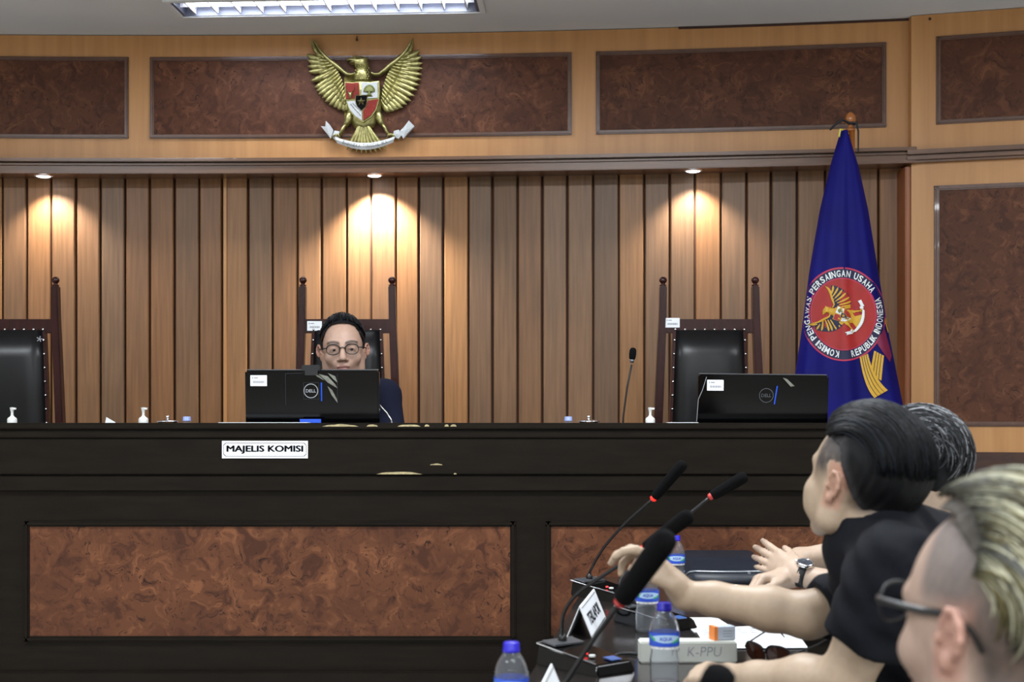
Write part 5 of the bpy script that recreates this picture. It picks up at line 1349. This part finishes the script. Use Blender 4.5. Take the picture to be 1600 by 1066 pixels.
# earpiece-like pale highlight is simply the ear; wristwatch
wt = thing('wristwatch', tuple(wW), 'silver wristwatch with a wide black strap on the far man\'s wrist', 'watch')
axw = (wW-elW).normalized(); cw = wW-axw*.016
b = MB(); b.lathe([(.030, -.011), (.0325, -.010), (.0325, .010), (.030, .011)], cw, 28, axw); b.build('strap', M['rubber'], wt, smooth=True)
upv = Vector((-.05, -.30, .95)); upv = (upv-axw*upv.dot(axw)).normalized(); cc = cw+upv*.031
b = MB(); b.lathe([(.0215, 0), (.0225, .003), (.0225, .008), (.019, .0105), (.018, .0095), (.0005, .0095)], cc, 28, upv); b.build('case', M['chrome'], wt, smooth=True)
M['dial'] = plain('watch_dial', (50, 54, 64), .5, .1, .3, 400)
b = MB(); b.lathe([(.0176, .0096), (.0005, .0098)], cc, 24, upv); b.build('dial', M['dial'], wt)
b = MB(); t1 = upv.cross(axw).normalized(); b.tube([cc+upv*.0104, cc+upv*.0104+t1*.012], .0008, 4); b.tube([cc+upv*.0104, cc+upv*.0104+axw*.009], .0008, 4); b.build('hand', M['black'], wt)
b = MB(); b.lathe([(.003, 0), (.003, .005)], cc+upv*.005+axw*.022, 8, axw); b.build('crown', M['chrome'], wt)

# ================================================================ NEAR MAN (blond streaked hair, glasses)
DN = 1.50; cN = P(1574, 982, DN); ph = math.radians(58)
HN = head_frame(cN, (-math.cos(ph), math.sin(ph)), pitch=math.radians(2), sc=1.15)
pn = thing('person', (.56, 1.52, 0), 'man nearest the camera with shaved sides and long blond-streaked hair, wearing glasses', 'person')
nkN = cN+Vector((.05, -.01, -.20)); chN = nkN+Vector((.11, 0, -.20)); pvN = Vector((.70, 1.50, .55))
f = Field(grid(.18, .98, .012, [(cN.x-.14, cN.x+.14, .003)]), grid(1.16, 1.95, .012, [(1.35, 1.66, .003)]), grid(.0, cN.z+.16, .012, [(cN.z-.15, cN.z+.16, .003)]))
f.frame(HN); head(f, 1.06, .8, 1.05); f.frame()
f.cone(HN@Vector((0, -.03, -.06)), nkN, .064, .070, .02)
f.ell(chN, (.14, .16, .18), .04); f.cone(chN, pvN, .13, .15, .05)
shsN = []
for s in (-1, 1):
    sh_ = nkN+Vector((s*.06, s*.20, -.07)); el = Vector((sh_.x-.04, sh_.y+.02, .80)); wr_ = Vector((.53, 1.52+s*.10, .79)); shsN.append((sh_, el))
    f.cone(nkN, sh_, .055, .058, .04); f.cone(sh_, el, .056, .044, .02); f.cone(el, wr_, .043, .028, .02)
    hand(f, wr_, (-1, -s*.4, 0), (0, 0, 1), (0, -s, 0), (.4, .4, .4, .5)); f.frame()
    hp = pvN+Vector((-.02, s*.11, -.02)); kn = Vector((.26, 1.50+s*.15, .52)); ft = Vector((.30, 1.50+s*.15, .09)); f.cone(hp, kn, .09, .06, .03); f.cone(kn, ft, .055, .04, .02); f.cone(ft, ft+Vector((-.12, 0, -.045)), .042, .034, .02)
def stubN(L, c):
    x, y, z = L[:, 0], L[:, 1], L[:, 2]; dk = np.array(srgb(88, 84, 84)[:3]); br = np.array(srgb(70, 62, 58)[:3])
    e = sm(z, .012, .040)*(1-sm(y-.10*(z-.05), .028, .050)); e = np.maximum(e, sm(-y, .016, .034)*sm(z, -.075, -.045))
    ear_ = (np.abs(x) > .086)&(z < .04)&(z > -.045)
    e = np.where(ear_, 0, np.clip(e*(.88+.12*noise3(L, 160, 6)), 0, 1)); t = sm(-y, .0, .06)
    return lerp(c, dk[None]*(1-t[:, None])+br[None]*t[:, None], e*.9)
build_field(f, 'body', M['skin'], pn, skin_colors(HN, (180, 152, 136), stubN))
def keepN(L):
    x, y, z = L; ax = np.abs(x); b_ = .106-.0*y; b_ = np.where(y < .02, .106-.75*(.02-y), b_); b_ = np.where(x > .0, b_-.04, b_); b_ = np.maximum(b_, .0)
    return np.maximum(b_-z, y-.072)
hair_cap(HN, pn, keepN, .006, .002, .0035, (84, 78, 72), top=.012)
def cN_(r, l):
    u = r.random()
    q = .5+.5*math.sin(l*.55+1.0)*math.sin(l*.21)
    if u < .16+.35*q: return srgb(176, 173, 148)
    if u < .50: return srgb(110, 106, 82)
    if u < .68: return srgb(92, 84, 52)
    if u < .86: return srgb(88, 88, 82)
    return srgb(58, 54, 46)
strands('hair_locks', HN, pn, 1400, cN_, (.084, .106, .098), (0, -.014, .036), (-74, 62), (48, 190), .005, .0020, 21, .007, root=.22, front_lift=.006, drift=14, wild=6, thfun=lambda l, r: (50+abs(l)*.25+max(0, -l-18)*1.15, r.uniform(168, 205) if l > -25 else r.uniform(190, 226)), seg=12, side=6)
spectacles(HN, 'black framed glasses on the man nearest the camera with blond-streaked hair', M['specb'] if 'specb' in M else M['black'], .026, .019, .0013, dy=.108, dz=.012, thick=2.4)
M['shirtg'] = plain('dark_shirt_near', (28, 28, 32), .85)
f = Field(grid(.30, 1.02, .009), grid(1.14, 1.92, .009), grid(.50, cN.z-.10, .009))
f.ell(chN, (.158, .18, .20), .04); f.cone(chN, pvN, .145, .165, .05)
for sh_, el in shsN: f.cone(nkN, sh_, .060, .072, .04); f.cone(sh_, el, .072, .062, .02, flat=.85)
f.cone(nkN, HN@Vector((0, -.03, -.06)), .066, .09, .008, 'sub')
build_field(f, 'shirt', M['shirtg'], pn)
f = Field(grid(.14, .90, .014), grid(1.20, 1.85, .014), grid(.07, .80, .014)); f.ell(pvN, (.17, .19, .14), .05)
for s in (-1, 1):
    hp = pvN+Vector((-.02, s*.11, -.02)); kn = Vector((.26, 1.50+s*.15, .52)); ft = Vector((.30, 1.50+s*.15, .10)); f.cone(hp, kn, .105, .078, .03); f.cone(kn, ft, .073, .068, .02)
build_field(f, 'trousers', M['trouser'], pn)
# ================================================================ CONFERENCE TABLE and what stands on it
ZT = .75
def tedge(D): return .026+.126*(D-2.94)
M['table'] = wood('table_dark_gloss', (34, 31, 30), (44, 40, 38), (3, .4, 3), 10, .16, spec=.5, bump=.01)
tb = thing('conference_table', (.35, 3, 0), 'long dark glossy table where the three men in dark shirts sit, reaching towards the bench', 'table')
D0, D1, W_ = .9, 4.86, .62
b = MB(); b.addv([(tedge(D)+dx, D, z) for z in (ZT-.035, ZT) for D, dx in ((D0, 0), (D0, W_), (D1, W_), (D1, 0))], [(3, 2, 1, 0), (4, 5, 6, 7), (0, 1, 5, 4), (1, 2, 6, 5), (2, 3, 7, 6), (3, 0, 4, 7)])
b.build('table_top', M['table'], tb, bevel=.004)
b = MB(); b.addv([(tedge(D)+dx, D, z) for z in (.0, ZT-.035) for D, dx in ((D0+.1, .05), (D0+.1, .08), (D1-.1, .08), (D1-.1, .05))], [(3, 2, 1, 0), (4, 5, 6, 7), (0, 1, 5, 4), (1, 2, 6, 5), (2, 3, 7, 6), (3, 0, 4, 7)])
b.build('front_panel', M['table'], tb)
for D in (D0+.1, D1-.12):
    b = MB(); b.box((tedge(D)+W_-.08, D, .357), (.06, .06, .714)); b.build('leg', M['table'], tb)

def mic_unit(cx, cy, ang, stalk, ringp, tip, lab, lit, frad=.0165, back=None):
    r = thing('conference_microphone', (cx, cy, ZT), lab, 'microphone', 'gooseneck microphones along the table')
    R = Matrix.Rotation(ang, 3, 'Z'); L = lambda x, y, z: Vector((cx, cy, ZT))+R@Vector((x, y, z))
    b = MB(); hx, hy = .105, .055
    b.addv([L(-hx, -hy, 0), L(hx, -hy, 0), L(hx, hy, 0), L(-hx, hy, 0), L(-hx+.004, -hy+.004, .046), L(hx-.012, -hy+.006, .024), L(hx-.012, hy-.006, .026), L(-hx+.004, hy-.004, .050)],
           [(3, 2, 1, 0), (4, 5, 6, 7), (0, 1, 5, 4), (1, 2, 6, 5), (2, 3, 7, 6), (3, 0, 4, 7)])
    b.build('base', M['gloss'], r, bevel=.004, auto=True)
    b = MB(); b.tube([L(-hx+.002, -hy+.002, .047), L(hx-.012, -hy+.004, .026)], .0016, 5); b.tube([L(-hx+.002, -hy+.002, .047), L(-hx+.002, hy-.004, .051)], .0016, 5); b.build('trim_line', M['chrome'], r)
    b = MB(); b.box(L(-.075, 0, .0485), (.045, .085, .004), R@Matrix.Rotation(math.radians(6.5), 3, 'Y')); b.build('speaker_grille', M['gray'], r)
    b = MB(); b.lathe([(.007, 0), (.007, .004), (.0005, .005)], L(.045, -.02, .033), 12); b.build('button', M['white'], r)
    b = MB(); b.lathe([(.004, 0), (.004, .003)], L(.028, -.022, .036), 8); b.build('led', M['redled'] if lit else M['red'], r)
    b = MB(); b.box(L(.075, .012, .0305), (.028, .03, .002), R@Matrix.Rotation(math.radians(6.5), 3, 'Y')); b.build('display', M['blue2'], r)
    p0 = L(-.078, .0, .045)
    b = MB(); b.lathe([(.011, 0), (.010, .012), (.006, .022)], p0, 14); b.build('stalk_socket', M['black'], r, smooth=True)
    pts = [p0+Vector((0, 0, .01))]+stalk+[ringp]
    # smooth the stalk
    sm_ = [];
    for i in range(len(pts)-1):
        a = pts[max(i-1, 0)]; b0 = pts[i]; c0_ = pts[i+1]; d0 = pts[min(i+2, len(pts)-1)]
        for k in range(5):
            t = k/5; sm_.append(.5*((2*b0)+(c0_-a)*t+(2*a-5*b0+4*c0_-d0)*t*t+(3*b0-a-3*c0_+d0)*t**3))
    sm_.append(pts[-1]); b = MB(); b.tube(sm_, .0042, 10); b.build('gooseneck', M['stalk'], r, smooth=True)
    ax = (tip-ringp).normalized(); Ln = (tip-ringp).length
    b = MB(); b.lathe([(.0055, -.004), (.0095, -.001), (.0098, .006), (.0085, .009)], ringp, 16, ax); b.build('light_ring', M['redlit'] if lit else M['reddim'], r, smooth=True)
    b = MB(); q = frad/.0165
    b.lathe([(.0100*q, .006), (.0138*q, .010), (.0150*q, Ln*.25), (.0160*q, Ln*.6), (.0168*q, Ln*.85), (.0155*q, Ln*.94), (.0110*q, Ln*.985), (.0005, Ln)], ringp, 20, ax); b.build('foam_windscreen', M['foam'], r, smooth=True)
    return r
M['blue2'] = plain('display_blue', (70, 100, 160), .15); M['stalk'] = plain('stalk_black', (34, 34, 36), .35, .3)
A_ = math.radians(-52)
mic_unit(.285, 4.30, A_, [P(922, 893, 4.36), P(942, 858, 4.3), P(975, 820, 4.22)], P(1020, 780, 4.15), P(1070, 722, 4.10), 'farthest gooseneck microphone with a glowing red ring, nearest the bench', True)
mic_unit(.375, 3.72, A_, [P(968, 912, 3.82), P(1000, 872, 3.84), P(1050, 826, 3.85)], P(1109, 777, 3.85), P(1167, 743, 3.84), 'gooseneck microphone pointing furthest to the right, before the black bag', False)
mic_unit(.160, 3.10, A_, [P(880, 962, 3.14), P(900, 930, 3.10), P(945, 898, 3.04)], P(1005, 860, 2.98), P(1080, 803, 2.92), 'gooseneck microphone held by the man in the black polo shirt, red ring lit', True)
mic_unit(.155, 2.36, A_, [P(868, 1095, 2.34), P(886, 1064, 2.28), P(925, 1003, 2.2)], P(968, 943, 2.12), P(1046, 834, 2.05), 'large foreground gooseneck microphone with dull red ring, crossing in front of the reaching hand', False, .0185)
mic_unit(.20, 1.62, A_, [P(985, 1330, 1.66), P(1010, 1270, 1.62), P(1050, 1200, 1.58)], P(1082, 1145, 1.54), P(1130, 1046, 1.50), 'microphone tip just rising over the bottom edge, before the resting hand', False, .0175)
bottle((799-800)*2.41/F, 2.41, ZT, .166, .0290, 'plastic water bottle with blue cap at the bottom edge, leftmost on the table', 'water bottles on the table', M['capb'])
bottle((1038-800)*2.92/F, 2.92, ZT, .166, .0305, 'plastic water bottle with blue cap and label, before the long white box', 'water bottles on the table', M['capb'])
bottle((1011-800)*3.62/F, 3.62, ZT, .166, .0300, 'plastic water bottle under the reaching wrist, mostly hidden, behind the long white box', 'water bottles on the table', M['capb'])
bottle((1056-800)*4.55/F, 4.55, ZT, .166, .0290, 'plastic water bottle standing beside the black bag at the far table end', 'water bottles on the table', M['capb'])
# long white box with handwriting
M['cream'] = plain('off_white_card', (206, 208, 200), .6, var=.03)
D = 3.16; k = D/F; xb0, xb1 = (1000-800)*k, (1152-800)*k
wbx = thing('white_box', ((xb0+xb1)/2, D+.03, ZT), 'long narrow white box with handwriting, lying on the table behind the water bottle', 'box')
b = MB(); b.box(((xb0+xb1)/2, D+.028, ZT+.024), (xb1-xb0, .056, .048)); b.build('box_body', M['cream'], wbx, bevel=.003)
vs, fs = flat_text('P  K-PPU', .105, .021, lambda u, v: (xb0+.128+u+v*.12, D-.0008, ZT+.026+v), -.012); mesh('handwriting', vs, fs, M['pencil'] if 'pencil' in M else M['inkg'], wbx)
sb = thing('small_carton', ((1128-800)*3.2/F, 3.2, ZT+.048), 'small pale carton with an orange end, on top of the long white box', 'box')
cxx = (1129-800)*3.19/F; R = Matrix.Rotation(math.radians(14), 3, 'Z')
b = MB(); b.box((cxx, 3.195, ZT+.048+.0155), (.050, .034, .030), R); b.build('carton', plain('pale_grey_card', (190, 198, 212), .5), sb, bevel=.001)
b = MB(); b.box(Vector((cxx, 3.195, ZT+.0635))+R@Vector((-.0215, 0, 0)), (.0080, .0346, .0306), R); b.build('orange_end', plain('orange_print', (240, 140, 66), .5), sb)
b = MB()
for q in range(3): b.box(Vector((cxx, 3.195, ZT+.069-q*.006))+R@Vector((.006, -.0174, 0)), (.022, .0006, .0016), R)
b.build('print_lines', M['inkg'], sb)
# sheets of paper
M['blueink'] = plain('blue_grey_print', (120, 132, 168), .6)
F_ = F
def at_z(x, y, z): D = (ZC-z)*F/(y-650); return Vector(((x-800)*D/F, D, z))
def sheetf(pts, lab, zz, lines=None):
    q = [at_z(x, y, zz) for x, y in pts]; n = len(q)
    b = MB(); b.addv(q+[p+Vector((0, 0, -.0012)) for p in q], [tuple(range(n)), tuple(range(2*n-1, n-1, -1))]+[(i, i+n, (i+1) % n+n, (i+1) % n) for i in range(n)])
    r = thing('paper_or_reflection', tuple(q[0]), lab, 'paper', 'papers on the table'); b.build('sheet', M['paper'], r)
    if lines:
        b = MB()
        for i in range(lines):
            a = q[0].lerp(q[-1], .12+.09*i); c = q[1].lerp(q[-2], .12+.09*i)
            for s in range(7):
                u0 = .05+.12*s; p = a.lerp(c, u0); e = a.lerp(c, u0+.06+.03*((s*5+i) % 3)/2); dn = (q[-1]-q[0]).normalized()*.010; up = Vector((0, 0, .0005))
                b.addv([p+up, e+up, e+dn+up, p+dn+up], [(0, 1, 2, 3)])
        b.build('printed_lines', M['blueink'], r)
sheetf([(1057, 965), (1120, 965), (1150, 984), (1085, 988)], 'white sheet of paper on the table, left and further from the larger sheet', ZT+.0016)
sheetf([(1086, 983), (1236, 975), (1262, 1012), (1104, 1013)], 'larger white printed sheet under the forearm, behind the small carton', ZT+.0034, 3)
# black bag with a silver zip
bg_ = thing('black_bag', (.70, 4.72, ZT), 'flat black bag with a silver zip line, lying at the far end of the table', 'bag')
M['bagf'] = plain('bag_black', (30, 34, 44), .45, var=.2, vs=40); M['zip'] = plain('zip_silver', (170, 174, 182), .3, .6, .5, 500)
vs = []; fs = []; nx_ = 16; xa, xb_ = .560, .835
prof = [(4.60, ZT+.001), (4.605, ZT+.030), (4.625, ZT+.046), (4.66, ZT+.052), (4.74, ZT+.072), (4.83, ZT+.094), (4.845, ZT+.085), (4.845, ZT+.001)]
for i in range(nx_+1):
    u = i/nx_; X = xa+(xb_-xa)*u; bow = .030*(1-(2*u-1)**2); e = min(1, min(u, 1-u)*12)**.5
    for (y, z) in prof: vs.append((X, y-bow*(1-(y-4.60)/.25)+(.02*(1-e) if y < 4.7 else 0), ZT+(z-ZT)*(.55+.45*e)))
m_ = len(prof)
fs = [(i*m_+j, i*m_+j+1, (i+1)*m_+j+1, (i+1)*m_+j) for i in range(nx_) for j in range(m_-1)]+[tuple(range(m_)), tuple(nx_*m_+j for j in range(m_-1, -1, -1))]+[(i*m_+m_-1, i*m_, (i+1)*m_, (i+1)*m_+m_-1) for i in range(nx_)]
mesh('bag_body', vs, fs, M['bagf'], bg_, True)
zp = [Vector(vs[i*m_+2])+Vector((0, -.004, .0)) for i in range(nx_+1)]; b = MB(); b.tube(zp, .0035, 6); b.build('zip', M['zip'], bg_, smooth=True)
b = MB(); q = zp[12]; b.box(q+Vector((0, -.004, -.016)), (.010, .003, .030)); b.build('zip_pull', M['zip'], bg_)
# glasses lying on the table
M['goldrim'] = plain('thin_silver_rim', (190, 190, 186), .2, 1)
HG = head_frame(Vector((.640, 4.28, ZT+.0215)), (-.35, -1), sc=1); HG = HG@Matrix.Translation((0, -.103, 0))
spectacles(HG, 'thin silver rimmed glasses lying on the table before the black bag', M['goldrim'], .026, .0205, .0012, dz=.0)
M['brownlens'] = NT('brown_lens').set(col=srgb(70, 34, 20), rough=.05, coat=.5).m
keep_lens = M['lens']; M['lens'] = M['brownlens']
cs = at_z(1196, 1022, ZT+.024); HS = head_frame(cs, (-.75, -.55), roll=math.radians(0), pitch=math.radians(-14), sc=1.05); HS = HS@Matrix.Translation((0, -.103, 0))
spectacles(HS, 'brown lensed sunglasses standing on the table beside the long white box', M['black'], .030, .0215, .0016, dz=.0)
M['lens'] = keep_lens
# cable from the microphone unit to the white box
b = MB(); pts = [at_z(957, 1026, ZT+.012), at_z(968, 1022, ZT+.006), at_z(985, 1021, ZT+.005), at_z(998, 1023, ZT+.005)]; b.tube(pts, .0038, 8)
tag(b.build('cable', M['rubber'], smooth=True), 'black cable running over the table to the long white box', 'cable')
# folded tent cards
def tent(n0, n1, h, wd, lab, txt=None):
    n0, n1 = Vector(n0), Vector(n1); ax = (n1-n0).normalized(); sd = Vector((ax.y, -ax.x, 0)); L_ = (n1-n0).length
    r = thing('name_card', tuple((n0+n1)/2), lab, 'name card', 'folded cards on the table')
    for s in (-1, 1):
        b = MB(); a = [n0+sd*s*wd, n1+sd*s*wd, n1+Vector((0, 0, h)), n0+Vector((0, 0, h))]; nn = (a[1]-a[0]).cross(a[3]-a[0]).normalized()*.0012
        b.addv([p+nn for p in a]+[p-nn for p in a], [(0, 1, 2, 3), (7, 6, 5, 4), (0, 4, 5, 1), (1, 5, 6, 2), (2, 6, 7, 3), (3, 7, 4, 0)]); fc = b.build('face', M['paper'], r)
        if s == 1:
            up = (a[3]-a[0]).normalized(); o_ = (up.cross(ax)).normalized(); 
            if o_.dot(sd) < 0: o_ = -o_
            H_ = (a[3]-a[0]).length; mid = (a[0]+a[1]+a[2]+a[3])/4+o_*.0022
            b = MB()
            for v in (-.42, .42): b.addv([mid+ax*(-L_*.45)+up*(H_*v-.0008), mid+ax*(L_*.45)+up*(H_*v-.0008), mid+ax*(L_*.45)+up*(H_*v+.0008), mid+ax*(-L_*.45)+up*(H_*v+.0008)], [(0, 1, 2, 3)])
            b.build('border_line', M['ink'], fc)
            if txt:
                vs, fs = flat_text(txt, L_*.72, H_*.36, lambda u, v: mid+ax*u+up*v, .02); mesh('lettering', vs, fs, M['ink'], fc)
tent((.166, 3.50, ZT), (.222, 3.86, ZT), .080, .033, 'white folded name card with dark lettering, between two microphone bases', 'TERLAPOR')
tent((.052, 2.53, ZT), (.076, 2.74, ZT), .072, .030, 'white folded card at the bottom edge, right of the leftmost water bottle')
